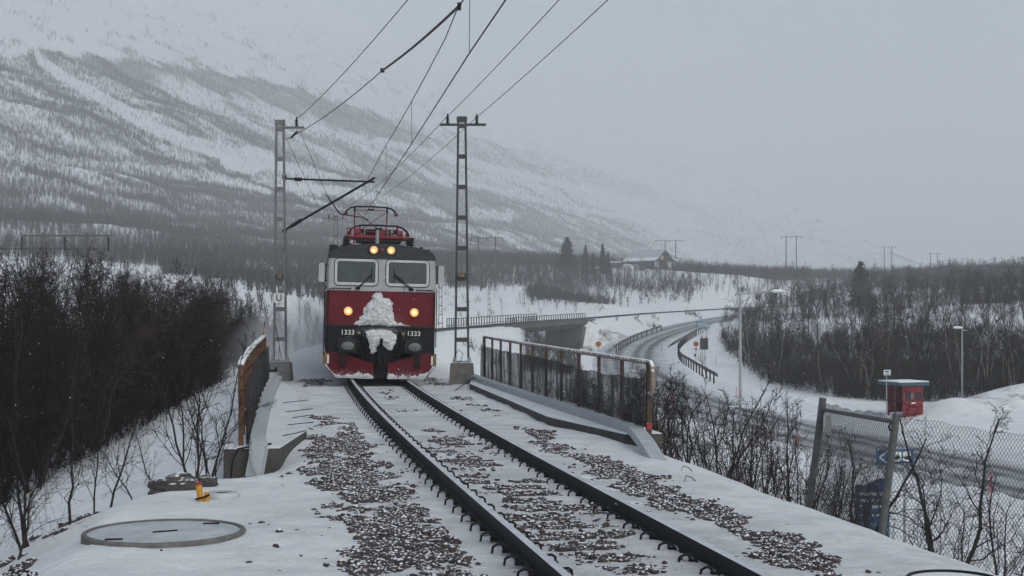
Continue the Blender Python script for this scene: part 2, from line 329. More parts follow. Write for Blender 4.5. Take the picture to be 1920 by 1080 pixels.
def H(x, y):
    x = np.atleast_1d(np.asarray(x, float)); y = np.atleast_1d(np.asarray(y, float))
    p = x * NP_[0] + y * NP_[1]; q = x * DQ[0] + y * DQ[1]; t = np.hypot(x, y)
    base = np.clip(tps(x, y), -7.5, 40)
    plain = 13 + np.clip((t - 600) * 0.006, 0, 12) + 3 * fbm(x / 120, y / 120, 3, 5)
    base = base + (plain - base) * sm(470, 680, t)
    m = np.interp(p, MP, MZ)
    m = m + sm(150, 420, p) * ((fbm(p / 70 + 3 * fbm(q / 400, p / 400, 2, 3), q / 420, 4, 11) - 0.47) * 24 + (fbm(x / 35, y / 35, 3, 23) - 0.45) * 9)
    wm = sm(140, 320, p)
    z = base * (1 - wm) + np.maximum(m, base * 0 + 3) * wm
    ds_, zs_ = near_poly(x, y, SPUR); spur = zs_ - 0.34 * np.sqrt(ds_ ** 2 + 60 ** 2) + 20 + (fbm(x / 260, y / 260, 4, 81) - 0.47) * 40   # the long shoulder running down to the right
    z = np.maximum(z, np.where(t > 1300, spur, -50))
    z = z + (fbm(x / 22, y / 22, 4, 31) - 0.47) * 2.4 * sm(45, 170, t)
    # side road and main road benches
    dr, zr = near_poly(x, y, ROAD); ds, zs = near_poly(x, y, SIDE)
    bank = 0.55 * np.exp(-((dr - 6.3) / 1.1) ** 2) * (0.5 + vnoise(x / 5, y / 5, 3))
    lo = zr - np.clip(dr - 6.5, 0, None) / 2.2; hi = zr + np.clip(dr - 6.0, 0, None) / 2.6
    z = np.where(dr < 90, np.clip(z, lo, hi), z)
    z = np.where(dr < 4.6, zr - 0.12, z) + bank
    loS = zs - 0.1 - np.clip(ds - 4.5, 0, None) / 1.8; hiS = zs - 0.1 + np.clip(ds - 4.0, 0, None) / 1.7
    # railway bank
    s = tslope(y); c = 1 / np.sqrt(1 + s * s); d = (x - TX(y)) * c; zt = TZ(y) - 0.175
    wl = np.where(y < 15.5, 4.55, 3.55 + 1.0 * (1 - sm(15.5, 18.0, y)))
    er = np.clip(d - 2.4, 0, 1.7); eR = 0.2 * er ** 2 + np.clip(d - 4.1, 0, None) * 0.66
    eL = np.clip(-d - wl, 0, None) / 2.35
    cutL = np.clip(-d - 4.2, 0, None) / 2.0; cutR = np.clip(d - 5.0, 0, None) / 2.0
    lo = zt - np.where(d > 0, eR, eL); hi = zt + np.where(d > 0, cutR, cutL)
    zz = np.clip(z, lo, hi)
    on = sm(-40, -20, y) * (1 - sm(490, 560, y)) * (np.abs(d) < 60)
    z = z + (zz - z) * on
    gap = sm(198, 206, y) * (1 - sm(236, 246, y)) * (np.abs(d) < 30)
    z = np.where(gap > 0, np.minimum(z, z + (np.clip(z, loS, hiS) - z) * gap), z)
    g2 = sm(199, 202, y) * (1 - sm(238, 241, y)) * (1 - sm(11, 24, np.abs(d))); z = np.where(g2 > 0, np.minimum(z, z + (-5.9 - z) * g2), z)
    # hollow at the near end of the left slab, ploughed banks by the shelter
    for bx, by_, rx, ry, am in ((-4.05, 20.2, 0.75, 1.1, -0.50), (32.3, 104, 2.0, 2.6, 1.0), (37.5, 107, 4.0, 3.0, 1.25), (43, 108, 5, 3.5, 1.4), (24.5, 116, 7, 3, 0.5)):
        z = z + am * np.exp(-((x - bx) / rx) ** 2 - ((y - by_) / ry) ** 2)
    # drifts and footprints close by
    flat = 1 - np.exp(-((np.abs(d)) / 2.2) ** 2) * on
    z = z + (fbm(x / 1.7, y / 1.7, 3, 41) - 0.45) * 0.16 * flat * (1 - sm(70, 160, t)) + (fbm(x / 0.35, y / 0.35, 3, 51) - 0.43) * 0.030 * (1 - sm(30, 50, t))
    for i in range(26):                                  # old footprints, half blown over
        k = i * 0.62; fx = -4.6 + k * 0.27 + 0.5 * math.sin(i * 1.7); fy = 10.6 + 0.25 * (i % 9) + 0.4 * math.sin(i * 2.3); c, s_ = math.cos(i), math.sin(i)
        u = (x - fx) * c + (y - fy) * s_; v = -(x - fx) * s_ + (y - fy) * c; z = z - 0.045 * np.exp(-(u / 0.15) ** 2 - (v / 0.08) ** 2)
    return z
def h1(x, y): return float(H(x, y)[0])
# ------------------------------------------------------------------ snow ground
def axis(spec):
    out = []
    for a, b, st in spec: out += list(np.arange(a, b, st))
    return np.array(sorted(set(np.round(out, 3))))
def grow(a, b, s0, k):
    out = [a]; s = s0
    while out[-1] < b: out.append(out[-1] + s); s *= k
    return out
gx = np.array(sorted([-v for v in grow(14, 4200, 0.5, 1.027)] + list(np.arange(-13.8, -6.6, 0.22)) + list(np.arange(-6.55, 5.0, 0.115)) + list(np.arange(5.05, 13.9, 0.22)) + grow(14, 3600, 0.5, 1.027)))
gy = np.array(sorted([-v for v in grow(4, 260, 1.2, 1.25)] + list(np.arange(-3.5, 9.4, 0.3)) + list(np.arange(9.5, 22, 0.14)) + list(np.arange(22.1, 50, 0.3)) + grow(50, 7500, 0.6, 1.013)))
GX, GY = np.meshgrid(gx, gy); GZ = H(GX.ravel(), GY.ravel())
nx, ny = len(gx), len(gy)
idx = np.arange(nx * ny).reshape(ny, nx)
quads = np.c_[idx[:-1, :-1].ravel(), idx[:-1, 1:].ravel(), idx[1:, 1:].ravel(), idx[1:, :-1].ravel()]

def snow_ground_mat():
    m = bpy.data.materials.new('snow_ground'); m.use_nodes = True
    n = m.node_tree.nodes; l = m.node_tree.links; b = n['Principled BSDF']
    b.inputs['Roughness'].default_value = 0.7; b.inputs['Specular IOR Level'].default_value = 0.25
    tc = n.new('ShaderNodeTexCoord')
    def nz(sc, det=5, ro=0.6, vec=None):
        t = n.new('ShaderNodeTexNoise'); t.inputs['Scale'].default_value = sc; t.inputs['Detail'].default_value = det; t.inputs['Roughness'].default_value = ro
        l.new(vec or tc.outputs['Object'], t.inputs['Vector']); return t.outputs[0]
    def rng_(src, a, c, lo=0.0, hi=1.0):
        t = n.new('ShaderNodeMapRange'); t.inputs[1].default_value = a; t.inputs[2].default_value = c; t.inputs[3].default_value = lo; t.inputs[4].default_value = hi
        l.new(src, t.inputs[0]); return t.outputs[0]
    def mul(a, c, op='MULTIPLY'):
        t = n.new('ShaderNodeMath'); t.operation = op
        for i, s in enumerate((a, c)):
            if isinstance(s, (int, float)): t.inputs[i].default_value = s
            else: l.new(s, t.inputs[i])
        return t.outputs[0]
    def mix(f, a, c):
        t = n.new('ShaderNodeMix'); t.data_type = 'RGBA'; l.new(f, t.inputs[0])
        for i, s in ((6, a), (7, c)):
            if isinstance(s, tuple): t.inputs[i].default_value = (*s, 1)
            else: l.new(s, t.inputs[i])
        return t.outputs[2]
    at = n.new('ShaderNodeAttribute'); at.attribute_name = 'scrub'
    ad = n.new('ShaderNodeAttribute'); ad.attribute_name = 'grit'
    base = mix(rng_(nz(0.9, 8, 0.7), 0.34, 0.66), (0.62, 0.65, 0.69), (0.80, 0.82, 0.85))
    # low scrub, twigs and grass poking through the snow
    sc = rng_(mul(nz(0.55, 8, 0.75), mul(at.outputs['Fac'], 0.55), 'ADD'), 0.70, 0.88)
    col = mix(mul(sc, 0.8), base, (0.085, 0.082, 0.085))
    # grit and stone dust thrown from the ballast
    vo = n.new('ShaderNodeTexVoronoi'); vo.inputs['Scale'].default_value = 16; l.new(tc.outputs['Object'], vo.inputs['Vector'])
    gr = mul(rng_(vo.outputs[0], 0.16, 0.05), rng_(mul(nz(2.6, 6), mul(ad.outputs['Fac'], 0.5), 'ADD'), 0.72, 0.92))
    film = mul(rng_(mul(nz(1.9, 7, 0.7), mul(ad.outputs['Fac'], 0.36), 'ADD'), 0.64, 0.95), 0.5)
    col = mix(film, col, (0.30, 0.30, 0.31)); col = mix(gr, col, (0.06, 0.055, 0.055))
    l.new(col, b.inputs['Base Color'])
    bp = n.new('ShaderNodeBump'); bp.inputs['Strength'].default_value = 0.85; bp.inputs['Distance'].default_value = 0.06
    wv = n.new('ShaderNodeMapping'); wv.inputs['Scale'].default_value = (1.0, 2.2, 1.0); wv.inputs['Rotation'].default_value = (0, 0, 0.5); l.new(tc.outputs['Object'], wv.inputs['Vector'])
    l.new(mul(mul(nz(5, 9, 0.75), mul(nz(1.6, 4, 0.6, wv.outputs[0]), 1.6), 'ADD'), mul(nz(38, 3), 0.35), 'ADD'), bp.inputs['Height']); l.new(bp.outputs[0], b.inputs['Normal'])
    return m
def photo_xy(x, y, z):
    yy = np.maximum(y, 1.0); return HX + x / yy * F, HY - (z - CZ) / yy * F
def band(x, xs, ys): return np.interp(x, xs, ys)
def wood_density(x, y, z):
    """how thickly the birch wood stands at a point of the fells (0..1), measured from where the photo shows its belts"""
    px, py = photo_xy(x, y, z)
    tl = band(px, [-300, 0, 90, 300, 500, 700, 1000, 1300, 1500, 1700, 2200], [85, 104, 100, 122, 152, 212, 285, 372, 440, 492, 500])
    nn = fbm(x / 45, y / 45, 4, 61); n2 = fbm(x / 14, y / 14, 3, 67)
    tq = np.hypot(x, y); dS, _ = near_poly(x, y, SPUR); nf = 0.46 + 0.8 * (fbm(dS / 75, (x * 0.5 + y * 0.86) / 500, 4, 69) - 0.45); nn = nn + (nf - nn) * sm(1500, 2100, tq)   # far off, the stands run along the slope
    k = py - tl + (nn - 0.47) * 34
    d = np.where(k < 0, 0.36 * sm(-190, 0, k) * sm(0.42, 0.60, fbm(x / 16, y / 60, 3, 71)), 0)
    d = np.where(k >= 0, 0.98 - 0.5 * sm(22, 55, k), d)
    b2 = band(px, [-300, 0, 250, 400, 500, 700, 900, 1100, 1400, 1700], [282, 288, 300, 322, 336, 345, 372, 400, 455, 500])
    e = py - b2 + (nn - 0.47) * 14
    d = np.where((e > -14) & (e < 8), 1.0, d)
    d = np.where(e >= 8, 0.22 + 0.5 * sm(16, 50, e), d)
    b3 = band(px, [-300, 0, 200, 400, 520, 700, 900, 1100, 1500, 1700], [398, 402, 400, 384, 402, 372, 392, 424, 470, 495])
    g = py - b3 + (nn - 0.47) * 16
    d = np.where((g > -16) & (g < 30), 0.95, d); d = np.where(g >= 30, 0.50, d)
    b4 = band(px, [-300, 100, 420, 640, 900, 1200, 1500], [455, 455, 447, 442, 455, 470, 500])
    g4 = py - b4 + (nn - 0.47) * 12; d = np.where((g4 > -7) & (g4 < 9), 0.8, d)
    d = d * (0.46 + 1.5 * sm(0.36, 0.60, nn)) * (0.55 + n2)
    # the open avalanche track and the clearing at its foot
    cx = np.array([60, 70, 110, 250, 330, 470, 560, 640]); cyy = np.array([70, 110, 142, 222, 262, 303, 322, 338])
    yc = np.interp(px, cx, cyy); wd = np.interp(px, [60, 250, 470, 640], [12, 15, 15, 6])
    d = np.where((px > 62) & (px < 640) & (np.abs(py - yc) < wd * (0.6 + 0.9 * nn)), 0.02, d)
    d = np.where(((px - 465) / 52) ** 2 + ((py - 303) / 27) ** 2 < 0.75 + 0.5 * nn, 0.01, d)
    # drifts along the right-hand flank stay white
    for xs_, ys_, hw in (([700, 1000, 1300], [262, 335, 408], 7), ([800, 1100, 1400, 1600], [330, 398, 440, 475], 5), ([560, 680, 760], [352, 368, 385], 9), ([880, 960], [398, 410], 9)):
        yy_ = np.interp(px, xs_, ys_, left=-999, right=-999); d = np.where(np.abs(py - yy_) < hw * (0.4 + 1.2 * nn), d * 0.12, d)
    return np.clip(d, 0, 1)

gxr, gyr = GX.ravel(), GY.ravel()
gme = npmesh('ground', np.c_[gxr, gyr, GZ], quads, snow_ground_mat(), smooth=True)
tt = np.hypot(gxr, gyr); sl = tslope(gyr); dd = (gxr - TX(gyr)) / np.sqrt(1 + sl * sl)
scrub = np.where((tt > 260) & (gyr > 30), wood_density(gxr, gyr, GZ) * (0.30 + 0.50 * sm(600, 1500, tt) - 0.42 * sm(1700, 2500, tt)) * sm(260, 420, tt), 0)
dr_, _ = near_poly(gxr, gyr, ROAD)
scrub = np.where((tt > 18) & (tt <= 420), np.maximum(scrub, 0.28 * sm(0.45, 0.62, fbm(gxr / 9, gyr / 9, 3, 77)) * sm(6.0, 10.0, np.abs(dd)) * sm(6, 9, dr_)), scrub)
scrub = np.where((gyr > 95) & (gyr < 300) & (np.abs(dd) > 5) & (np.abs(dd) < 11), 0.25, scrub)
scrub = np.where((gxr > 33.5) & (gxr < 60) & (gyr > 104) & (gyr < 113), 0.42, scrub)
scrub = np.where((gyr > 194) & (gyr < 246) & (np.abs(dd) < 20) & (GZ < -1.5), 0.5, scrub)
grit = np.clip(1.25 - np.abs(dd) / 3.4, 0, 1) * (tt < 120)
for nm, ar in (('scrub', scrub), ('grit', grit)):
    a_ = gme.attributes.new(nm, 'FLOAT', 'POINT'); a_.data.foreach_set('value', ar.astype(np.float32))
ground = link('snow_ground', gme); tag(ground, 'snow covered ground rising into the fell', kind='structure')

# ------------------------------------------------------------------ roads
def road_mat():
    m = bpy.data.materials.new('snowy_asphalt'); m.use_nodes = True
    n = m.node_tree.nodes; l = m.node_tree.links; b = n['Principled BSDF']; b.inputs['Roughness'].default_value = 0.6
    uv = n.new('ShaderNodeAttribute'); uv.attribute_name = 'across'; tc = n.new('ShaderNodeTexCoord')
    nz = n.new('ShaderNodeTexNoise'); nz.inputs['Scale'].default_value = 0.35; nz.inputs['Detail'].default_value = 7; nz.inputs['Roughness'].default_value = 0.7; l.new(tc.outputs['Object'], nz.inputs['Vector'])
    cr = n.new('ShaderNodeValToRGB'); e = cr.color_ramp.elements
    # across the carriageway: packed snow with bare wheel tracks
    stops = [(0.0, 0), (0.10, 0.15), (0.18, 0.75), (0.25, 0.35), (0.33, 0.9), (0.42, 0.3), (0.5, 0.35), (0.58, 0.85), (0.67, 0.4), (0.75, 0.95), (0.84, 0.35), (0.92, 0.1), (1.0, 0)]
    e[0].position = 0; e[0].color = (0, 0, 0, 1); e[1].position = 1; e[1].color = (0, 0, 0, 1)
    for p_, v_ in stops[1:-1]:
        q = e.new(p_); q.color = (v_, v_, v_, 1)
    l.new(uv.outputs['Fac'], cr.inputs[0])
    ad = n.new('ShaderNodeMath'); ad.operation = 'MULTIPLY_ADD'; l.new(nz.outputs[0], ad.inputs[0]); ad.inputs[1].default_value = 1.3; l.new(cr.outputs[0], ad.inputs[2])
    mr = n.new('ShaderNodeMapRange'); l.new(ad.outputs[0], mr.inputs[0]); mr.inputs[1].default_value = 0.62; mr.inputs[2].default_value = 1.5
    mx = n.new('ShaderNodeMix'); mx.data_type = 'RGBA'; l.new(mr.outputs[0], mx.inputs[0]); mx.inputs[6].default_value = (0.54, 0.565, 0.60, 1); mx.inputs[7].default_value = (0.065, 0.068, 0.073, 1)
    l.new(mx.outputs[2], b.inputs['Base Color']); return m
RM = road_mat()
def road_strip(name, L, hw, lift, label):
    nrm = []
    for i in range(len(L)):
        a = L[max(i - 1, 0)]; b = L[min(i + 1, len(L) - 1)]; t = np.array([b[0] - a[0], b[1] - a[1]]); t = t / np.hypot(*t); nrm.append((t[1], -t[0]))
    ks = np.linspace(-1, 1, 11); v = []; ac = []
    for (x, y, z), nv in zip(L, nrm):
        for k in ks: v.append((x + nv[0] * k * hw, y + nv[1] * k * hw, z + lift + 0.05 * (1 - k * k))); ac.append(k * 0.5 + 0.5)
    n = len(ks); f = [(i * n + j, i * n + j + 1, (i + 1) * n + j + 1, (i + 1) * n + j) for i in range(len(L) - 1) for j in range(n - 1)]
    me = npmesh(name, v, f, RM, smooth=True); a_ = me.attributes.new('across', 'FLOAT', 'POINT'); a_.data.foreach_set('value', np.array(ac, np.float32))
    return tag(link(name, me), label, kind='structure')
road_strip('road', ROAD, 4.9, 0.03, 'snow swept road curving through the valley')
road_strip('side_road', SIDE, 3.3, 0.02, 'side road passing under the far railway bridge')

# ------------------------------------------------------------------ railway track
track = thing('railway_track', 'single railway track with dark rails running under the red locomotive', 'railway track', (float(TX(12)), 12, -0.2))
prof = [(-0.036, 0), (-0.036, -0.045), (-0.009, -0.06), (-0.009, -0.15), (-0.07, -0.158), (-0.07, -0.172), (0.07, -0.172), (0.07, -0.158), (0.009, -0.15), (0.009, -0.06), (0.036, -0.045), (0.036, 0)]
ychain = list(np.arange(-4, 60, 0.5)) + list(np.arange(60, 481, 3.0))
for side in (-1, 1):
    mb = MB(); k = len(prof); v = []; mi = []
    for y in ychain:
        for (a, h) in prof: v.append(T(y, side * 0.7535 + a, h - side * 0.75 * CANT))
    f = []
    for i in range(len(ychain) - 1):
        for j in range(k):
            f.append((i * k + j, i * k + (j + 1) % k, (i + 1) * k + (j + 1) % k, (i + 1) * k + j)); mi.append(1 if j == k - 1 else 0)
    mb.add(v, f); mb.m = mi
    mb.build('rail', [M['railside'], M['railtop']], track)
# concrete sleepers under the snow, and the spring clips that hold the rails
def clip_mb(side, out):
    b = MB(); s = 1 if out else -1
    b.tube([(s * 0.075, -0.03, -0.155), (s * 0.095, -0.03, -0.115), (s * 0.135, -0.02, -0.088), (s * 0.18, 0.0, -0.090), (s * 0.215, 0.02, -0.115), (s * 0.222, 0.03, -0.17)], 0.0125, 5)
    b.tube([(s * 0.135, -0.02, -0.088), (s * 0.12, 0.06, -0.12), (s * 0.09, 0.06, -0.155)], 0.011, 5); b.box((s * 0.10, 0.03, -0.155), (0.06, 0.05, 0.035))
    return b
clipmesh = {}
for s in (-1, 1): clipmesh[s] = clip_mb(0, s > 0).build('rail_clip', M['dark'], track)
protos = list(clipmesh.values()); SLEEP = 0.60; nclip = 0; rest = MB()
ysl = np.arange(9.6, 39.5, SLEEP)
first = {1: True, -1: True}
for y in ysl:
    sb = MB(); a = T(y, -1.22, -0.262); b_ = T(y, 1.22, -0.262)
    sb.beam(a, b_, 0.24, 0.16)
    if len(track.children) < 130 and y < 28: sb.build('sleeper', M['snow_cover'], track)
    for rs in (-1, 1):
        for s in (-1, 1):
            loc = T(y + rng.normal(0, 0.012), rs * 0.7535, -rs * 0.75 * CANT); rz = -math.atan(float(tslope(y)))
            rz = math.atan2(-float(tslope(y)), 1)
            if nclip < 96:
                if first[s]: o = clipmesh[s]; first[s] = False
                else: o = clipmesh[s].copy(); COL.objects.link(o)
                o.location = (loc[0] - track.location[0], loc[1] - track.location[1], loc[2] - track.location[2]); o.rotation_euler = (0, 0, rz); nclip += 1
            else:
                q = clip_mb(0, s > 0); mt = Matrix.Translation(loc) @ Matrix.Rotation(rz, 4, 'Z')
                rest.add([mt @ Vector(p) for p in q.v], q.f)
# the prototype clips were built in world coordinates of the track's empty: recentre them on the rail
for s in (-1, 1):
    me = clipmesh[s].data
    for vv in me.vertices: vv.co += track.location
tag(rest.build('rail_clip', M['dark'], track), kind='stuff')

# far ballast, mostly blown clear, where the line curves away
bv = []; by = list(np.arange(62, 480, 3.0))
for y in by:
    for d, z in ((-2.4, -0.32), (-1.3, -0.155), (1.3, -0.155), (2.4, -0.32)): bv.append(T(y, d, z))
bf = [(i * 4 + j, i * 4 + j + 1, (i + 1) * 4 + j + 1, (i + 1) * 4 + j) for i in range(len(by) - 1) for j in range(3)]
bedm = mat('snowy_ballast', (0.10, 0.10, 0.105), 0.9, var=0.3, scale=0.5, col2=(0.52, 0.55, 0.58))
tag(link('ballast_path', npmesh('ballast_path', bv, bf, bedm)), 'snow streaked ballast bed of the far railway line', kind='structure')

# ballast stones
def stone_cloud(n, fy, fd, size, name):
    base = np.array([(0, 0, 1), (0.9, 0, 0.35), (0.28, 0.85, 0.4), (-0.72, 0.52, 0.3), (-0.72, -0.52, 0.35), (0.28, -0.85, 0.3), (0.7, 0.5, -0.4), (-0.3, 0.8, -0.4), (-0.9, 0, -0.4), (-0.3, -0.8, -0.4), (0.7, -0.5, -0.4)])
    fc = [(0, 1, 2), (0, 2, 3), (0, 3, 4), (0, 4, 5), (0, 5, 1), (1, 6, 2), (2, 6, 7), (2, 7, 3), (3, 7, 8), (3, 8, 4), (4, 8, 9), (4, 9, 5), (5, 9, 10), (5, 10, 1), (1, 10, 6)]
    ys_, ds_ = fy, fd; n = len(ys_)
    s_ = tslope(ys_); c_ = 1 / np.sqrt(1 + s_ * s_); X = TX(ys_) + ds_ * c_; Y = ys_ - ds_ * s_ * c_; Z = H(X, Y)
    V = base[None] * (1 + rng.normal(0, 0.22, (n, 11, 3))); V *= rng.uniform(0.75, 1.25, (n, 1, 3)) * np.array([1, 1, 0.72])
    a = rng.uniform(0, 6.28, n); ca, sa = np.cos(a)[:, None], np.sin(a)[:, None]
    tl = rng.normal(0, 0.3, (n, 1)); V[:, :, 2] += V[:, :, 0] * tl
    vx = V[:, :, 0] * ca - V[:, :, 1] * sa; vy = V[:, :, 0] * sa + V[:, :, 1] * ca
    r = (size * np.exp(np.clip(rng.normal(0, 0.40, n), -1, 0.72)))[:, None]
    W = np.stack([X[:, None] + vx * r, Y[:, None] + vy * r, Z[:, None] + V[:, :, 2] * r + r * rng.uniform(-0.55, 0.20, (n, 1))], 2).reshape(-1, 3)
    Fq = (np.array(fc)[None] + (np.arange(n) * 11)[:, None, None]).reshape(-1, 3)
    return link(name, npmesh(name, W, Fq, M['stone']))
def pick(n, y0, y1, d0, d1, thr, seed, powr=1.0):
    y = y0 + (y1 - y0) * rng.random(n) ** powr; d = d0 + (d1 - d0) * rng.random(n)
    e = np.minimum(d - d0, d1 - d) / (d1 - d0) * 2
    k = fbm(y / 0.8 + 40, d / 0.45, 3, seed) + 0.36 * np.clip(e * 1.25, 0, 1) + rng.normal(0, 0.045, n) + 0.05 * (fbm(y / 0.18, d / 0.18, 2, seed + 3) - 0.4) > thr + 0.34 * np.clip((y - 20.5) / 8.5, 0, 1) * (y < 29)
    return y[k], d[k]
sets = []
a, b_ = pick(30000, 10.0, 28.5, -2.42, -1.15, 0.60, 91); sets.append((a, b_))
a, b_ = pick(1100, 39, 43, -2.3, -1.2, 0.66, 92); sets.append((a, b_))
a, b_ = pick(24000, 10.0, 27.0, -0.66, 0.66, 0.72, 93); k = np.abs(((a - 9.6) / SLEEP) % 1 - 0.5) < 0.33; sets.append((a[k], b_[k]))
a, b_ = pick(900, 27, 38, -0.6, 0.6, 0.84, 98); sets.append((a, b_))
a, b_ = pick(22000, 11.0, 27.5, 1.15, 2.2, 0.68, 94); sets.append((a, b_))
a, b_ = pick(900, 28, 34, 1.3, 2.1, 0.74, 95); sets.append((a, b_))
a, b_ = pick(800, 38, 44, 1.2, 2.2, 0.72, 96); sets.append((a, b_))
a, b_ = pick(500, 9.5, 30, -4.6, -1.0, 0.86, 97); sets.append((a, b_))
a, b_ = pick(400, 9.5, 30, 0.9, 3.0, 0.88, 99); sets.append((a, b_))
a, b_ = pick(5000, 9.8, 30, -3.1, 2.9, 0.84, 101); sets.append((a, b_))
fy = np.concatenate([q[0] for q in sets]); fd = np.concatenate([q[1] for q in sets])
tag(stone_cloud(0, fy, fd, 0.025, 'ballast_gravel'), 'dark reddish ballast stones showing through the snow beside and between the rails', 'gravel', kind='stuff')
# a heap of snow dusted stones at the left verge
nv = 1900; yy = rng.uniform(13.2, 17.5, nv); dd_ = -4.75 - rng.random(nv) * 0.7
kk = fbm(yy / 0.5, dd_ / 0.5, 2, 5) > 0.42
tag(stone_cloud(0, yy[kk], dd_[kk] - (yy[kk] < 15.5) * 0.35, 0.034, 'verge_gravel'), 'snow dusted stones along the left edge of the bank', 'gravel', kind='stuff')
# ------------------------------------------------------------------ locomotive
LY = 38.9
_s = float(tslope(LY + 6)); lx, ly, lz = T(LY, 0, 0)
loco = thing('locomotive', 'red, grey and black electric locomotive with lit lamps and snow packed on its nose', 'locomotive', (lx, ly, 0.0), 0, world=False)
loco.rotation_euler = (0, R(1.35), math.atan(-_s))
def section(k):                                       # half profile of the body shell at height order
    return k
BODY = [(1.49, 0.72), (1.49, 1.466), (1.49, 2.415), (1.48, 2.9), (1.465, 3.31)]
ROOFP = [(1.475, 3.30), (1.468, 3.40), (1.435, 3.47), (1.37, 3.54), (1.2, 3.605), (0.9, 3.665), (0.5, 3.72), (0.0, 3.74)]
def shear(z): return 0.0 if z < 2.415 else (z - 2.415) * 0.17
def shell(profile, y0, y1, mats, lo=0):
    """lofted body with rounded front and rear corners, one material per height step"""
    mb = MB(); st = [(y0, 0.955), (y0 + 0.03, 0.985), (y0 + 0.11, 1.0), (y1 - 0.11, 1.0), (y1 - 0.03, 0.985), (y1, 0.955)]
    n = len(profile); v = []
    for i, (y, k) in enumerate(st):
        wgt = 1 - i / 2 if i < 3 else -(i - 3) / 2
        for s in (-1, 1):
            for (x, z) in profile:
                fy_ = shear(z); v.append((s * x * (k if x > 1.0 else 1), y + fy_ * (1 if i < 3 else -1), z))
    def id_(i, s, j): return i * 2 * n + s * n + j
    for j in range(n - 1):
        m_ = mats[j]
        f = [(id_(i, s, j), id_(i + 1, s, j), id_(i + 1, s, j + 1), id_(i, s, j + 1)) for i in range(5) for s in (0, 1)]
        f += [(id_(0, 0, j), id_(0, 1, j), id_(0, 1, j + 1), id_(0, 0, j + 1)), (id_(5, 1, j), id_(5, 0, j), id_(5, 0, j + 1), id_(5, 1, j + 1))]
        for q in f: mb.f.append(list(q)); mb.m.append(m_)
    mb.v = v; mb.n = len(v)
    return mb
LL = 15.4
b = shell(BODY, 0, LL, [2, 1, 0, 0]); 
b.build('body', [M['white'], M['red'], M['black']], loco)
r = shell(ROOFP, -0.012, LL + 0.012, [0] * 7); rf = r.build('roof', M['roof'], loco)
# roof edge gear: black resistor boxes and small fittings along the rim
for c_, d_ in (((-1.33, 1.0, 3.60), (0.22, 1.3, 0.15)), ((-1.30, 4.0, 3.64), (0.26, 3.5, 0.16)), ((1.30, 1.1, 3.58), (0.14, 0.5, 0.11)), ((1.25, 4.5, 3.64), (0.26, 3.0, 0.15)), ((-1.05, 0.55, 3.66), (0.09, 0.1, 0.09)), ((-0.85, 0.55, 3.68), (0.09, 0.1, 0.07)), ((1.1, 0.55, 3.65), (0.09, 0.1, 0.07))):
    g = MB(); g.box(c_, d_); g.build('roof_box', M['dark'], loco)
g = MB(); g.lathe((-0.12, 0.9, 3.70), [(0.05, 0), (0.045, 0.42), (0.03, 0.44)], 8); g.build('antenna', M['steel'], loco)
# dark waist rail and lower body seam
g = MB(); g.box((0, -0.012, 1.462), (2.86, 0.07, 0.05)); g.box((0, -0.004, 0.735), (2.86, 0.05, 0.04)); g.build('waist_rail', M['blackgrey'], loco)
g = MB(); g.box((0, -0.005, 2.43), (2.80, 0.03, 0.022)); g.build('seam', M['white'], loco)

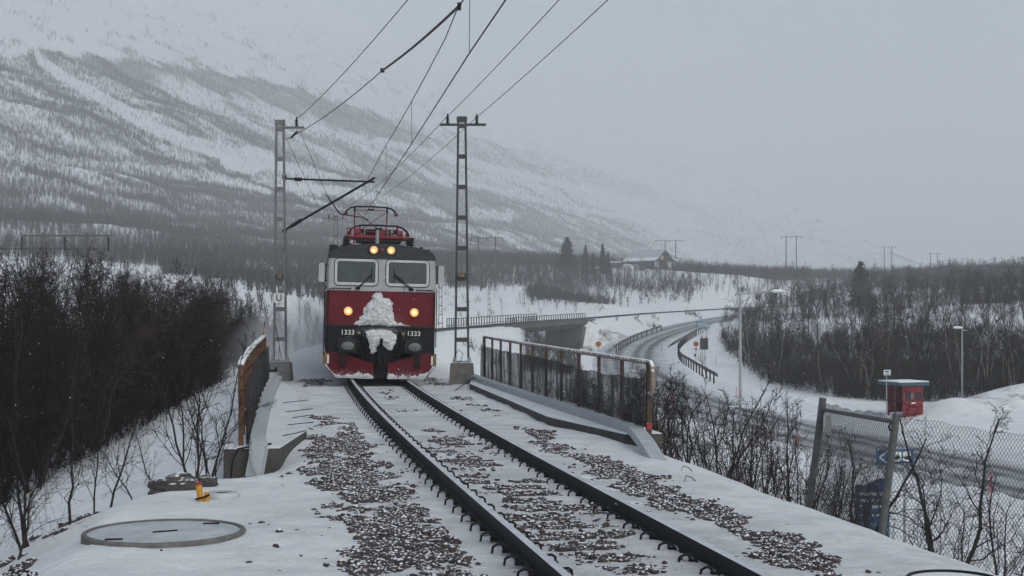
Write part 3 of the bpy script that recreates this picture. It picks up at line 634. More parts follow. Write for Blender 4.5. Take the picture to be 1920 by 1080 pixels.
def rrect(cx, cz, w, h, r, n=5):
    out = []
    for (sx, sz, a0) in ((1, 1, 0), (-1, 1, 90), (-1, -1, 180), (1, -1, 270)):
        for k in range(n + 1):
            a = R(a0 + 90 * k / n); out.append((cx + sx * (w / 2 - r) + r * math.cos(a), cz + sz * (h / 2 - r) + r * math.sin(a)))
    return out
for s in (-1, 1):
    cx = s * 0.70; cz = 2.93; W_, H_ = 1.17, 0.72
    fo = rrect(cx, cz, W_, H_, 0.11); fi = rrect(cx, cz, W_ - 0.13, H_ - 0.13, 0.07)
    k = len(fo); mb = MB(); yo = lambda z: shear(z) - 0.03; yi = lambda z: shear(z) + 0.012
    v = [(x, yo(z), z) for x, z in fo] + [(x, yo(z), z) for x, z in fi] + [(x, yi(z), z) for x, z in fo] + [(x, yi(z), z) for x, z in fi]
    f = []
    for i in range(k):
        j = (i + 1) % k
        f += [(i, j, k + j, k + i), (2 * k + i, i, j, 2 * k + j), (k + i, k + j, 3 * k + j, 3 * k + i)]
    mb.add(v, f)
    wf = mb.build('windscreen', M['frame'], loco)
    mb = MB(); mb.prism([(x, shear(z) - 0.006, z) for x, z in rrect(cx, cz, W_ - 0.12, H_ - 0.12, 0.075)], (0, 0.012, 0)); mb.build('pane', M['glass'], wf)
    mb = MB()
    for i in range(14):
        x, z = rrect(cx, cz, W_ - 0.065, H_ - 0.065, 0.09, 3)[i + (i > 7)]; mb.box((x, shear(z) - 0.033, z), (0.014, 0.012, 0.014))
    mb.build('rivet', M['dark'], wf)
    mb = MB(); mb.box((s * 0.70 + (0.02 if s < 0 else -0.02), shear(3.235) - 0.016, 3.235), (0.075, 0.01, 0.028)); mb.build('sticker', M['signwhite'], wf)
    mb = MB(); mb.box((s * 0.70, shear(2.62) - 0.012, 2.622), (0.95, 0.008, 0.04)); mb.build('frost_line', M['snow_cover'], wf)
    # black rubber surround
    mb = MB(); pts = [(x, shear(z) - 0.012, z) for x, z in rrect(cx, cz, W_ + 0.02, H_ + 0.02, 0.12)]; mb.tube(pts + [pts[0]], 0.012, 5); mb.build('seal', M['rubber'], wf)
    # wiper: twin arms with a blade
    px_ = -0.67 if s < 0 else 0.78; tx_ = -0.28 if s < 0 else 0.33; mb = MB()
    for o_ in (0, 0.05):
        mb.tube([(px_ + o_, shear(2.5) - 0.07, 2.50), (tx_ + o_ * 0.3, shear(2.86) - 0.075, 2.86 + o_)], 0.011, 5)
    mb.tube([(tx_, shear(2.66) - 0.06, 2.66), (tx_, shear(3.05) - 0.06, 3.05)], 0.012, 5); mb.box((px_ + 0.02, shear(2.5) - 0.05, 2.49), (0.12, 0.08, 0.07))
    mb.build('wiper', M['rubber'], loco)
    mb = MB(); mb.box((px_ + 0.02, shear(2.48) - 0.015, 2.475), (0.36, 0.06, 0.11)); mb.build('wiper_motor_cover', M['white'], loco)
    # handrail that turns down the corner
    mb = MB(); a_ = 0.86 if s < 0 else 0.95
    mb.tube([(s * a_, -0.07, 2.475), (s * 1.36, -0.07, 2.475), (s * 1.425, -0.07, 2.45), (s * 1.445, -0.07, 2.38), (s * 1.445, -0.07, 1.5)], 0.014, 6)
    for x in (s * a_, s * 1.3): mb.box((x, -0.03, 2.475), (0.03, 0.09, 0.03))
    mb.box((s * 1.445, -0.03, 1.55), (0.03, 0.09, 0.03)); mb.build('handrail', M['rubber'], loco)
    # rear view mirror box on its bracket
    mb = MB(); mb.prism([(s * 1.64 + x, 0.22, 2.90 + z) for x, z in rrect(0, 0, 0.155, 0.52, 0.035, 3)], (0, 0.10, 0)); mr_ = mb.build('mirror', M['frame'], loco)
    mb = MB(); mb.tube([(s * 1.47, 0.25, 3.13), (s * 1.58, 0.25, 3.13)], 0.014, 5); mb.tube([(s * 1.47, 0.25, 2.68), (s * 1.58, 0.25, 2.68)], 0.014, 5)
    mb.tube([(s * 1.52, 0.25, 3.13), (s * 1.53, 0.25, 2.66)], 0.018, 5); mb.tube([(s * 1.6, 0.25, 2.64), (s * 1.57, 0.25, 2.56), (s * 1.49, 0.25, 2.5)], 0.01, 5); mb.build('bracket', M['dark'], mr_)
    # side door handrail seen edge on
    mb = MB(); mb.tube([(s * 1.54, 0.35, 2.5), (s * 1.54, 0.35, 0.9)], 0.014, 5); mb.tube([(s * 1.50, 1.05, 2.5), (s * 1.54, 1.05, 2.45), (s * 1.54, 1.05, 0.6)], 0.014, 5); mb.build('grab_rail', M['dark'], loco)
    # lower headlamp
    mb = MB(); mb.lathe((s * 0.90, -0.03, 1.86), [(0.125, -0.03), (0.125, 0.03), (0.110, 0.045), (0.107, 0.02)], 24, axis='Y'); hl = mb.build('headlamp', M['frame'], loco)
    mb = MB(); mb.lathe((s * 0.90, -0.052, 1.86), [(0.107, 0), (0.08, 0.012), (0.0, 0.016)], 24, axis='Y'); mb.build('glow_ring', M['lampring'], hl)
    mb = MB(); mb.lathe((s * 0.90, -0.066, 1.86), [(0.044, 0), (0.035, 0.008), (0.0, 0.016)], 24, axis='Y'); mb.build('lens', M['lamp'], hl)
    # upper headlamp on the roof front
    cz2 = 3.55; y2 = shear(cz2) - 0.05
    mb = MB(); mb.lathe((s * 0.235, y2, cz2), [(0.10, -0.07), (0.112, 0.02), (0.112, 0.045), (0.095, 0.05), (0.092, 0.02)], 24, axis='Y'); hl = mb.build('roof_lamp', M['frame'], loco)
    mb = MB(); mb.lathe((s * 0.235, y2 - 0.024, cz2), [(0.092, 0), (0.07, 0.01), (0.0, 0.012)], 24, axis='Y'); mb.build('glow_ring', M['lampring'], hl)
    mb = MB(); mb.lathe((s * 0.235 - 0.012, y2 - 0.038, cz2 - 0.012), [(0.036, 0), (0.028, 0.008), (0.0, 0.010)], 20, axis='Y', sx=1.1, sy=0.95); mb.build('lens', M['lamp'], hl)
    mb = MB(); mb.lathe((s * 0.235, y2 - 0.049, cz2), [(0.012, 0), (0.0, 0.008)], 10, axis='Y'); mb.build('filament', M['lampcore'], hl)
    # buffers
    cx = s * 0.90; cz = 0.93; mb = MB(); mb.prism([(cx + x, -0.30, cz + z) for x, z in rrect(0, 0, 0.47, 0.37, 0.06)], (0, 0.30, 0)); bf_ = mb.build('buffer', M['blackgrey'], loco)
    mb = MB(); mb.lathe((cx - s * 0.0, -0.30, cz - 0.005), [(0.06, 0), (0.06, 0.26), (0.17, 0.27), (0.165, 0.31), (0.09, 0.335), (0.0, 0.34)], 28, axis='Y', sy=0.66); mb.build('buffer_head', M['bufhead'], bf_)
    # hoses, valves and the lower gear behind the plough
    mb = MB()
    for q, (x, z0_, z1_) in enumerate(((0.40, 1.28, 0.42), (0.52, 1.22, 0.55), (0.33, 1.05, 0.33), (0.60, 1.12, 0.7))):
        mb.tube([(s * x, -0.10, z0_), (s * (x + 0.05), -0.24, z0_ - 0.1), (s * (x + 0.02), -0.27, (z0_ + z1_) / 2), (s * (x - 0.06), -0.22, z1_), (s * (x - 0.1), -0.1, z1_ + 0.06)], 0.026, 6)
    mb.box((s * 0.55, -0.10, 1.27), (0.11, 0.15, 0.11)); mb.box((s * 0.46, -0.08, 0.95), (0.12, 0.15, 0.4)); mb.box((s * 0.62, -0.06, 0.78), (0.5, 0.10, 0.12)); mb.build('brake_hose', M['rubber'], loco)
    mb = MB(); mb.lathe((s * 0.60, -0.19, 1.27), [(0.05, 0), (0.05, 0.05), (0.02, 0.07)], 12, axis='Y'); mb.build('air_cock', mat('brass', (0.20, 0.17, 0.12), 0.5, 0.5), loco)
    # snow plough half
    top = [(1.535, 0.735), (0.90, 0.72), (0.72, 0.60), (0.185, 0.455)]; bot = [(0.185, 0.045), (1.19, 0.040), (1.30, 0.10), (1.535, 0.40)]
    yf = lambda x, z: -0.36 + 0.22 * (x - 0.185) + 0.10 * max(0, z - 0.25)
    pts = [(s * x, yf(x, z), z) for x, z in top + bot]
    mb = MB(); mb.prism(pts, (0, 0.05, 0)); pl = mb.build('snow_plough', M['plough'], loco)
    mb = MB(); mb.box((s * 1.0, yf(1.0, 0.6) - 0.03, 0.58), (0.16, 0.10, 0.30)); mb.box((s * 1.0, yf(1.0, 0.4) - 0.03, 0.38), (0.20, 0.05, 0.03)); mb.build('hinge', M['dark'], pl)
    mb = MB(); mb.box((s * 1.415, yf(1.4, 0.55) - 0.02, 0.55), (0.05, 0.03, 0.24)); mb.build('marker', M['signwhite'], pl)
    mb = MB(); mb.box((s * 1.485, yf(1.45, 0.55) - 0.015, 0.55), (0.07, 0.03, 0.34)); mb.build('warning_strip', mat('warning_strip', (0.16, 0.11, 0.02), 0.7, var=0.8, scale=14, col2=(0.30, 0.2, 0.03)), pl)
    # frozen snow crust along the foot, ragged upper edge
    mb = MB(); xs = np.linspace(0.19, 1.50, 70); v = []
    for x in xs:
        zb = 0.042 if x < 1.19 else 0.042 + (x - 1.19) / 0.345 * 0.36
        hh = 0.085 + 0.04 * math.sin(x * 5 + s) + 0.03 * math.sin(x * 23) + 0.07 * random.random() ** 2; hh = max(0.03, hh * (1.0 if x < 1.3 else 0.55))
        for q, t in ((0, -0.012), (0.6, -0.035), (1, -0.003)): v.append((s * x, yf(x, zb) + t, zb + hh * q))
    f = [(i * 3 + j, i * 3 + j + 1, (i + 1) * 3 + j + 1, (i + 1) * 3 + j) for i in range(69) for j in range(2)]
    mb.add(v, f); mb.build('snow_crust', M['caked'], pl)
    # white running number, numbers on both sides
    text_mesh('1333', 0.185, 0.004, M['number'], 'number', loco, (s * 0.90, -0.012, 1.275), (R(90), 0, 0), 1.0, 1.05)
    mb = MB(); mb.box((s * 0.90 + 0.04, -0.008, 1.155), (0.20, 0.008, 0.014)); mb.build('builder_plate', M['bufhead'], loco)
mb = MB(); mb.lathe((0, shear(3.55) - 0.03, 3.55), [(0.055, -0.03), (0.055, 0.03), (0.04, 0.045), (0.0, 0.05)], 16, axis='Y'); mb.build('tail_lamp', M['redlamp'], loco)
mb = MB(); mb.prism([(x, shear(3.55) - 0.05, 3.55 + z) for x, z in rrect(0, 0, 0.80, 0.27, 0.12)], (0, 0.06, 0)); mb.build('lamp_panel', M['roof'], loco)
# coupler, hook and screw in the gap between the ploughs
mb = MB(); mb.box((0, -0.12, 0.62), (0.62, 0.20, 0.60)); mb.box((0, -0.22, 0.25), (0.30, 0.12, 0.42)); mb.box((0, -0.28, 0.80), (0.16, 0.20, 0.20)); mb.box((0, -0.30, 0.50), (0.11, 0.12, 0.34))
mb.tube([(0, -0.3, 0.95), (0, -0.44, 0.98), (0, -0.5, 1.06), (0, -0.46, 1.12)], 0.045, 8); mb.tube([(-0.06, -0.34, 0.78), (-0.08, -0.4, 0.4), (0, -0.42, 0.3), (0.08, -0.4, 0.4), (0.06, -0.34, 0.78)], 0.025, 6)
mb.box((-0.24, -0.2, 1.02), (0.10, 0.12, 0.35)); mb.box((0.24, -0.2, 1.02), (0.10, 0.12, 0.35)); mb.build('coupler', M['rubber'], loco)
mb = MB(); mb.box((0, 6.5, 0.55), (2.3, 11.5, 0.45)); mb.box((0, 2.6, 0.42), (2.5, 3.4, 0.5)); mb.box((0, 12.6, 0.42), (2.5, 3.4, 0.5)); mb.box((0, 0.3, 0.45), (2.6, 0.3, 0.5)); mb.build('underframe', M['rubber'], loco)
for yb in (1.35, 4.05, 11.35, 14.05):
    mb = MB()
    for s in (-1, 1): mb.lathe((s * 0.75, yb, 0.65), [(0.62, -0.07), (0.65, -0.03), (0.65, 0.0), (0.62, 0.07), (0.3, 0.08), (0.0, 0.08)], 28, axis='X')
    mb.lathe((0, yb, 0.65), [(0.09, -0.75), (0.09, 0.75)], 12, axis='X'); mb.build('wheelset', M['dark'], loco)

# snow frozen to the nose: a real lump with depth taken from the distance to its edge
def lump(outline, y0, depth, res, rough, name, parent, seed, hole=None):
    o = np.array(outline); xs = np.arange(o[:, 0].min(), o[:, 0].max() + res, res); zs = np.arange(o[:, 1].min(), o[:, 1].max() + res, res)
    GXl, GZl = np.meshgrid(xs, zs); d = np.full(GXl.shape, 1e9); inside = np.zeros(GXl.shape, bool); k = len(o)
    for i in range(k):
        a, b = o[i], o[(i + 1) % k]; e = b - a
        t = np.clip(((GXl - a[0]) * e[0] + (GZl - a[1]) * e[1]) / (e @ e), 0, 1); d = np.minimum(d, np.hypot(GXl - a[0] - t * e[0], GZl - a[1] - t * e[1]))
        c = ((a[1] > GZl) != (b[1] > GZl)) & (GXl < (b[0] - a[0]) * (GZl - a[1]) / (b[1] - a[1] + 1e-12) + a[0]); inside ^= c
    n1 = fbm(GXl * 9 + 50, GZl * 9 + 50, 4, seed); th = np.where(inside, 1, -1) * d + (n1 - 0.47) * rough
    prof_ = np.sqrt(np.clip(th, 0, 0.16) / 0.16) * depth * (0.45 + 1.1 * fbm(GXl * 5 + 9, GZl * 5 + 3, 3, seed + 9)) + (fbm(GXl * 16, GZl * 16, 2, seed + 4) - .4) * 0.05
    n, m_ = GXl.shape; v = np.c_[GXl.ravel(), (y0 - np.where(th > 0, np.maximum(prof_, 0.004), -0.01)).ravel(), GZl.ravel()]
    ii = np.arange(n * m_).reshape(n, m_); ok = th > -0.004
    f = [(ii[i, j], ii[i, j + 1], ii[i + 1, j + 1], ii[i + 1, j]) for i in range(n - 1) for j in range(m_ - 1) if ok[i, j] and ok[i + 1, j] and ok[i, j + 1] and ok[i + 1, j + 1]]
    return link(name, npmesh(name, v, f, M['caked'], smooth=True), parent)
zz_ = lambda yz: (998 - yz) / 200.0
xx_ = lambda xz: (xz - 453) / 200.0
nose = [(290, 702), (335, 672), (355, 640), (350, 610), (372, 590), (388, 575), (396, 560), (392, 540), (405, 528), (428, 518), (452, 526), (462, 545), (482, 548), (503, 566), (520, 595), (519, 650), (524, 676), (560, 684), (600, 697), (635, 707), (470, 706)]
lump([(xx_(a), zz_(b)) for a, b in nose], -0.002, 0.10, 0.012, 0.13, 'snow_lump', loco, 5)
low = [(366, 738), (400, 724), (450, 720), (510, 726), (538, 745), (545, 772), (530, 800), (520, 832), (495, 838), (480, 815), (462, 806), (440, 812), (430, 840), (412, 856), (394, 850), (396, 826), (382, 800), (372, 765)]
lump([(xx_(a), zz_(b)) for a, b in low], -0.24, 0.10, 0.012, 0.12, 'snow_lump', loco, 15)
# pantographs
def pantograph(yc, ztop, raised, skew=0.0):
    p = MB(); hw = 0.90; zt = ztop
    # collector: two bowed strips with horn ends
    for dy in (-0.13, 0.13):
        pts = [(-hw, yc + dy, zt - 0.30), (-hw + 0.07, yc + dy, zt - 0.17), (-hw + 0.2, yc + dy, zt - 0.06), (-hw + 0.38, yc + dy, zt - 0.012), (0, yc + dy, zt), (hw - 0.38, yc + dy, zt - 0.012), (hw - 0.2, yc + dy, zt - 0.06), (hw - 0.07, yc + dy, zt - 0.17), (hw, yc + dy, zt - 0.30)]
        p.tube(pts, [0.03, 0.026, 0.02, 0.02, 0.02, 0.02, 0.02, 0.026, 0.03], 6)
    for s in (-1, 1):
        p.prism([(s * (hw + 0.01), yc - 0.14, zt - 0.31), (s * (hw - 0.11), yc - 0.14, zt - 0.31), (s * (hw - 0.10), yc - 0.14, zt - 0.20), (s * (hw - 0.06), yc - 0.14, zt - 0.14)], (0, 0.28, 0), 1)
    p.tube([(-0.52, yc, zt - 0.13), (0.52, yc, zt - 0.13)], 0.012, 5, 1); p.box((0, yc, zt - 0.10), (0.22, 0.12, 0.035)); 
    for x in (-0.08, 0.08): p.tube([(x, yc, zt - 0.11), (x * 0.8, yc, zt - 0.03)], 0.012, 5)
    zb = 4.13
    if raised:
        for s in (-1, 1):
            p.tube([(s * 0.55, yc, zt - 0.02), (s * 0.555, yc, zt - 0.2), (s * 0.545, yc + 0.25, (zt + zb) / 2), (s * 0.56, yc - 0.1, zb)], [0.03, 0.024, 0.022, 0.03], 6, 1)
            p.box((s * 0.55, yc, zt - 0.10), (0.06, 0.16, 0.2))
            p.tube([(s * 0.50, yc, zt - 0.2), (-s * 0.52, yc + 0.1, zt - 0.95)], 0.013, 5, 1)
            p.tube([(s * 0.56, yc - 0.1, zb), (s * 0.5, yc - 0.85, zb - 0.1)], 0.03, 6, 1)
    else:
        for s in (-1, 1):
            p.tube([(s * 0.55, yc, zt - 0.05), (s * 0.56, yc - 0.1, zb + 0.02), (s * 0.60, yc - 0.5, zb - 0.06)], [0.03, 0.035, 0.03], 6, 1)
            p.tube([(s * 0.55, yc, zt - 0.08), (s * 0.42, yc + 0.6, zb)], 0.02, 6, 1)
            p.lathe((s * 0.62, yc - 0.25, zb + 0.02), [(0.10, -0.08), (0.10, 0.08)], 14, 1, axis='X'); p.box((s * 0.48, yc - 0.1, zt - 0.2), (0.1, 0.14, 0.12))
        p.tube([(-0.55, yc, zt - 0.18), (0.55, yc, zt - 0.24)], 0.02, 6, 1)
        for x, h_ in ((-0.35, 0.22), (-0.22, 0.16), (0.22, 0.18), (0.33, 0.2)): p.box((x, yc + 0.1, zb + 0.03), (0.07, 0.2, h_))
        p.box((0.10, yc, zb + 0.02), (0.16, 0.2, 0.2), 0, 1); p.box((-0.18, yc + 0.25, zb + 0.03), (0.3, 0.2, 0.22))
    # base frame on insulators
    for dy in (-0.55, 0.55):
        p.tube([(-1.02, yc + dy, zb - 0.12), (1.02, yc + dy, zb - 0.12)], 0.035, 6, 1)
    p.box((0, yc - 0.5, zb - 0.105), (1.35, 0.10, 0.11), 0, 1); p.box((0, yc, zb - 0.20), (1.3, 1.1, 0.10)); p.box((0, yc, zb - 0.3), (1.0, 0.9, 0.12))
    for s in (-1, 1):
        p.beam((s * 0.7, yc - 0.55, zb - 0.12), (s * 0.7, yc + 0.55, zb - 0.12), 0.06, 0.06, 1)
        for dy in (-0.55, 0.55):
            for q in range(4): p.lathe((s * 0.93, yc + dy, 3.62 + q * 0.085), [(0.06, 0), (0.115, 0.02), (0.115, 0.035), (0.06, 0.05), (0.06, 0.085)], 12)
            p.box((s * 0.93, yc + dy, zb - 0.15), (0.16, 0.16, 0.08))
    p.tube([(-0.93, yc - 0.6, zb - 0.1), (-0.93, yc - 0.6, zb + 0.13), (-0.6, yc - 0.6, zb + 0.13)], 0.018, 5, 1)
    return p.build('pantograph', [M['dark'], M['redp']], loco)
pantograph(3.1, 4.40, False); pantograph(9.8, 5.42, True)
# ------------------------------------------------------------------ bridge edge: slabs, cable ducts, railings, netting
def slab_outline(s):
    dl = [(22.3, 3.42), (41.5, 3.42), (40.5, 2.75), (37.4, 2.30), (26.0, 2.28), (22.3, 2.80)] if s > 0 else [(21.0, 3.46), (41.0, 3.46), (39.5, 2.7), (35.5, 2.28), (23.8, 2.20), (21.0, 2.66)]
    return [(y, s * d) for y, d in dl]
def slab(s, name, label, near_z):
    o = thing(name, label, 'concrete slab', T(22, s * 3.0, -0.6))
    mb = MB(); L = slab_outline(s); top = [Vector(T(y, d, -0.045)) for y, d in L]
    if s < 0: top = top[::-1]
    k = len(top); mid = sum(top, Vector()) / k
    ins = [p + (mid - p).normalized() * 0.03 + Vector((0, 0, 0.012)) for p in top]; bot = [Vector((p.x, p.y, -1.5)) for p in top]
    mb.add(top + bot, [(i, (i + 1) % k, k + (i + 1) % k, k + i) for i in range(k)], 0); mb.add(top + ins, [(i, (i + 1) % k, k + (i + 1) % k, k + i) for i in range(k)] + [], 1)
    mb.add(ins, [tuple(range(k))], 1)
    mb.build('slab', [M['concbare'], M['concrete']], o)
    return o
snowtop = mat('thin_snow', (0.60, 0.63, 0.67), 0.8, var=0.14, scale=3, bump=0.3)
M['concrete_top'] = snowtop; M['concrete'] = snowtop
slab(1, 'edge_slab', 'long tapering concrete slab below the dark net railing', -0.3)
slab(-1, 'edge_slab', 'concrete slab with square dark end face beside the orange posted railing', -0.55)
def duct(s, y0, y1, d0, d1, end, label):
    o = thing('cable_duct', label, 'cable duct', T(y0, s * d0, 0)); n = 9
    ys_ = np.linspace(y0, y1, n); w_ = 0.21; hgt = 0.13
    for i in range(n - 1):
        a = ys_[i]; c = ys_[i + 1] - 0.012; da = d0 + (d1 - d0) * i / (n - 1); dc = d0 + (d1 - d0) * (i + 1) / (n - 1)
        mb = MB(); mb.beam(T(a, s * da, 0.03), T(c, s * dc, 0.03 + rng.normal(0, 0.004)), w_, hgt); mb.build('duct_section', M['ductm'], o)
    p0 = Vector(T(y0, s * d0, 0.03)); pts = [p0] + [Vector(q) for q in end]
    for i in range(len(pts) - 1):
        mb = MB(); mb.beam(pts[i], pts[i + 1] - (pts[i + 1] - pts[i]).normalized() * 0.01, w_ * 1.05, hgt); mb.build('duct_end', M['ductm'], o)
    return o
M['ductm'] = mat('frosted_zinc', (0.40, 0.43, 0.46), 0.6, 0.25, var=0.12, scale=4)
duct(1, 22.4, 40.5, 2.99, 2.62, [P(1212, 832, 21.3), P(1236, 872, 20.4)], 'galvanised cable duct in front of the netted railing, near end bent into the snow')
duct(-1, 21.6, 39.5, 2.98, 2.75, [P(487, 838, 20.32), P(476, 897, 20.12)], 'pale cable duct beside the orange posted railing, near end bent downwards')

def net_mat():
    m = bpy.data.materials.new('black_netting'); m.use_nodes = True; m.blend_method = 'HASHED' if hasattr(m, 'blend_method') else None
    n = m.node_tree.nodes; l = m.node_tree.links; b = n['Principled BSDF']; b.inputs['Base Color'].default_value = (0.008, 0.008, 0.01, 1); b.inputs['Roughness'].default_value = 0.8
    at = n.new('ShaderNodeAttribute'); at.attribute_name = 'along'
    av = n.new('ShaderNodeAttribute'); av.attribute_name = 'upward'
    cb = n.new('ShaderNodeCombineXYZ'); l.new(at.outputs['Fac'], cb.inputs[0]); 
    mu = n.new('ShaderNodeMath'); mu.operation = 'MULTIPLY'; l.new(av.outputs['Fac'], mu.inputs[0]); mu.inputs[1].default_value = 0.12; l.new(mu.outputs[0], cb.inputs[1])
    nz = n.new('ShaderNodeTexNoise'); nz.inputs['Scale'].default_value = 4.2; nz.inputs['Detail'].default_value = 5; nz.inputs['Roughness'].default_value = 0.65; l.new(cb.outputs[0], nz.inputs['Vector'])
    mr = n.new('ShaderNodeMapRange'); mr.inputs[1].default_value = 0.38; mr.inputs[2].default_value = 0.62; mr.inputs[3].default_value = 0.60; mr.inputs[4].default_value = 0.98; l.new(nz.outputs[0], mr.inputs[0])
    l.new(mr.outputs[0], b.inputs['Alpha']); return m
NETM = net_mat()
def railing(s, y0, y1, d0, d1, npost, label, post_m, rail_m, snowy, net_gap):
    o = thing('railing', label, 'railing', T(y0, s * d0, 0)); ys_ = np.linspace(y0, y1, npost); HT = 1.12
    tp = []
    for i, y in enumerate(ys_):
        d = d0 + (d1 - d0) * i / (npost - 1); a = Vector(T(y, s * d, -0.10)); b = Vector(T(y, s * d, HT)); tp.append(b)
        mb = MB(); mb.beam(a, b, 0.055 if i else 0.075, 0.055 if i else 0.075, 0, (1, 0.2, 0)); mb.build('post', post_m, o)
    mb = MB(); mb.tube([tp[0]] + tp + [tp[-1]], 0.042, 8)
    t0 = (tp[0] - tp[1]).normalized()
    mb.tube([tp[0] - t0 * 0.02, tp[0] + t0 * 0.10, tp[0] + t0 * 0.19 - Vector((0, 0, 0.05)), tp[0] + t0 * 0.23 - Vector((0, 0, 0.14)), tp[0] + t0 * 0.23 - Vector((0, 0, 0.38)), tp[0] + t0 * 0.19 - Vector((0, 0, 0.47)), tp[0] + t0 * 0.10 - Vector((0, 0, 0.50)), tp[0] - Vector((0, 0, 0.50))], 0.038, 8)
    t1 = -(tp[-1] - tp[-2]).normalized()
    mb.tube([tp[-1], tp[-1] - t1 * 0.15, tp[-1] - t1 * 0.2 - Vector((0, 0, 0.1)), tp[-1] - t1 * 0.2 - Vector((0, 0, 0.4)), tp[-1] - t1 * 0.1 - Vector((0, 0, 0.48)), tp[-1] - Vector((0, 0, 0.48))], 0.038, 8)
    mb.build('top_rail', rail_m, o)
    if snowy:
        mb = MB(); mb.tube([tp[0] + Vector((0, -0.06, 0.045))] + [q + Vector((0, 0, 0.05 + 0.012 * math.sin(i * 2.1))) for i, q in enumerate(tp)], [0.03] + [0.05] * npost, 8); mb.build('snow_cap', M['snow_cover'], o, smooth=True)
    # netting hung on the track side, sagging top edge and loose folds
    nu, nvv = 260, 14; v = []; al = []; upv = []
    for i in range(nu + 1):
        u = i / nu - 0.004; y = y0 + (y1 - y0) * u; d = d0 + (d1 - d0) * u; ph = (u * (npost - 1)) % 1
        top = HT - net_gap - 0.03 * math.sin(math.pi * ph) - 0.05 * math.sin(u * 9) * (1 - u) - 0.02 * random.random()
        for j in range(nvv + 1):
            q = j / nvv; z = -0.06 + (top + 0.06) * q
            rip = 0.035 * math.sin(u * 150 + 2 * math.sin(u * 31) + q * 1.5) * (1 - 0.6 * q) + 0.02 * math.sin(u * 61 + q * 3)
            v.append(T(y, s * d - 0.085 * s + s * rip * 0.8 - s * 0.02, z)); al.append(u * (y1 - y0)); upv.append(z)
    f = [(i * (nvv + 1) + j, i * (nvv + 1) + j + 1, (i + 1) * (nvv + 1) + j + 1, (i + 1) * (nvv + 1) + j) for i in range(nu) for j in range(nvv)]
    v = np.array(v) - np.array(o.location)
    me = npmesh('netting', v, f, NETM, smooth=True)
    for nm, ar in (('along', al), ('upward', upv)):
        a_ = me.attributes.new(nm, 'FLOAT', 'POINT'); a_.data.foreach_set('value', np.array(ar, np.float32))
    link('netting', me, o)
    return o
M['railtube'] = mat('snow_dusted_rail', (0.23, 0.18, 0.15), 0.7, var=0.25, scale=6, snow=0.42)
rr = railing(1, 22.0, 41.0, 3.12, 3.16, 12, 'rusty brown bridge railing hung with torn black netting, right of the track', M['rustdark'], M['railtube'], False, 0.23)
mb = MB(); q = Vector(T(22.0, 3.12, 0.06)); mb.beam(q, q + Vector((0, 0, 0.10)), 0.085, 0.085, 0, (1, 0.2, 0)); mb.build('red_band', M['redcap'], rr)
lr = railing(-1, 21.4, 40.5, 3.22, 3.14, 12, 'orange posted bridge railing with snow on top, left of the track', M['rust'], M['rust'], True, 0.19)

# loose rods and cables lying on the left slab
for i, (y, d, l_, a_) in enumerate(((30, -2.55, 0.5, 0.4), (27.5, -2.5, 0.5, 0.3), (26, -2.4, 0.35, 0.2), (24.5, -2.5, 0.45, -0.3), (22.5, -2.6, 0.3, 1.0))):
    p0 = Vector(T(y, d, 0.0)); mb = MB(); mb.tube([p0, p0 + Vector((l_ * 0.6, 0.1 * a_, 0.03)), p0 + Vector((l_, 0.3 * a_, 0.05))], 0.008, 5)
    tag(mb.build('iron_rod', M['dark'], None, org=p0), 'thin dark iron rod sticking up from the left slab', 'rod', 'iron rods on the left slab')
mb = MB(); mb.tube([P(508, 832, 20.9), P(474, 836, 20.5), P(446, 842, 20.3), P(436, 865, 20.15), P(432, 905, 20.0)], 0.014, 6)
tag(mb.build('black_cable', M['rubber'], None, org=P(432, 905, 20.0)), 'black cable hanging over the end of the left slab', 'cable')
mb = MB(); mb.tube([P(470, 826, 20.5), P(469, 850, 20.15), P(475, 880, 20.0), P(485, 898, 19.9)], 0.018, 6)
tag(mb.build('grey_pipe', M['steel'], None, org=P(485, 898, 19.9)), 'grey bent pipe in front of the left cable duct', 'pipe')
mb = MB(); mb.tube([P(915, 712, 39), P(890, 708, 38.6), P(868, 722, 38), P(845, 738, 36.5)], 0.012, 6)
tag(mb.build('black_cable', M['rubber'], None, org=P(845, 738, 36.5)), 'black cable looping from the slab to the foot of the right mast', 'cable')
# small concrete cabinet and striped marker rod beside the left railing
x_, y_, z_ = P(508, 718, 40.2); o = thing('cable_box', 'low grey concrete cable box behind the left railing', 'cable box', (x_, y_, z_))
mb = MB(); mb.box((x_, y_, z_ + 0.14), (0.36, 0.5, 0.34)); mb.build('box', M['conclid'], o)
mb = MB(); mb.box((x_ - 0.05, y_, z_ + 0.35), (0.42, 0.35, 0.05)); mb.box((x_ + 0.14, y_, z_ + 0.38), (0.05, 0.1, 0.12)); mb.build('lid', M['dark'], o)
x_, y_, _ = P(490, 650, 41.2); o = thing('marker_rod', 'thin orange and black striped rod above the left railing', 'marker rod', (x_, y_, 0.4))
mb = MB(); n_ = 8; p0 = Vector(P(489, 690, 41.2)); p1 = Vector(P(496, 603, 41.2))
for i in range(n_):
    mb.tube([p0.lerp(p1, i / n_), p0.lerp(p1, (i + 1) / n_)], 0.014, 6, i % 2)
mb.build('rod', [M['orange'], M['dark']], o)

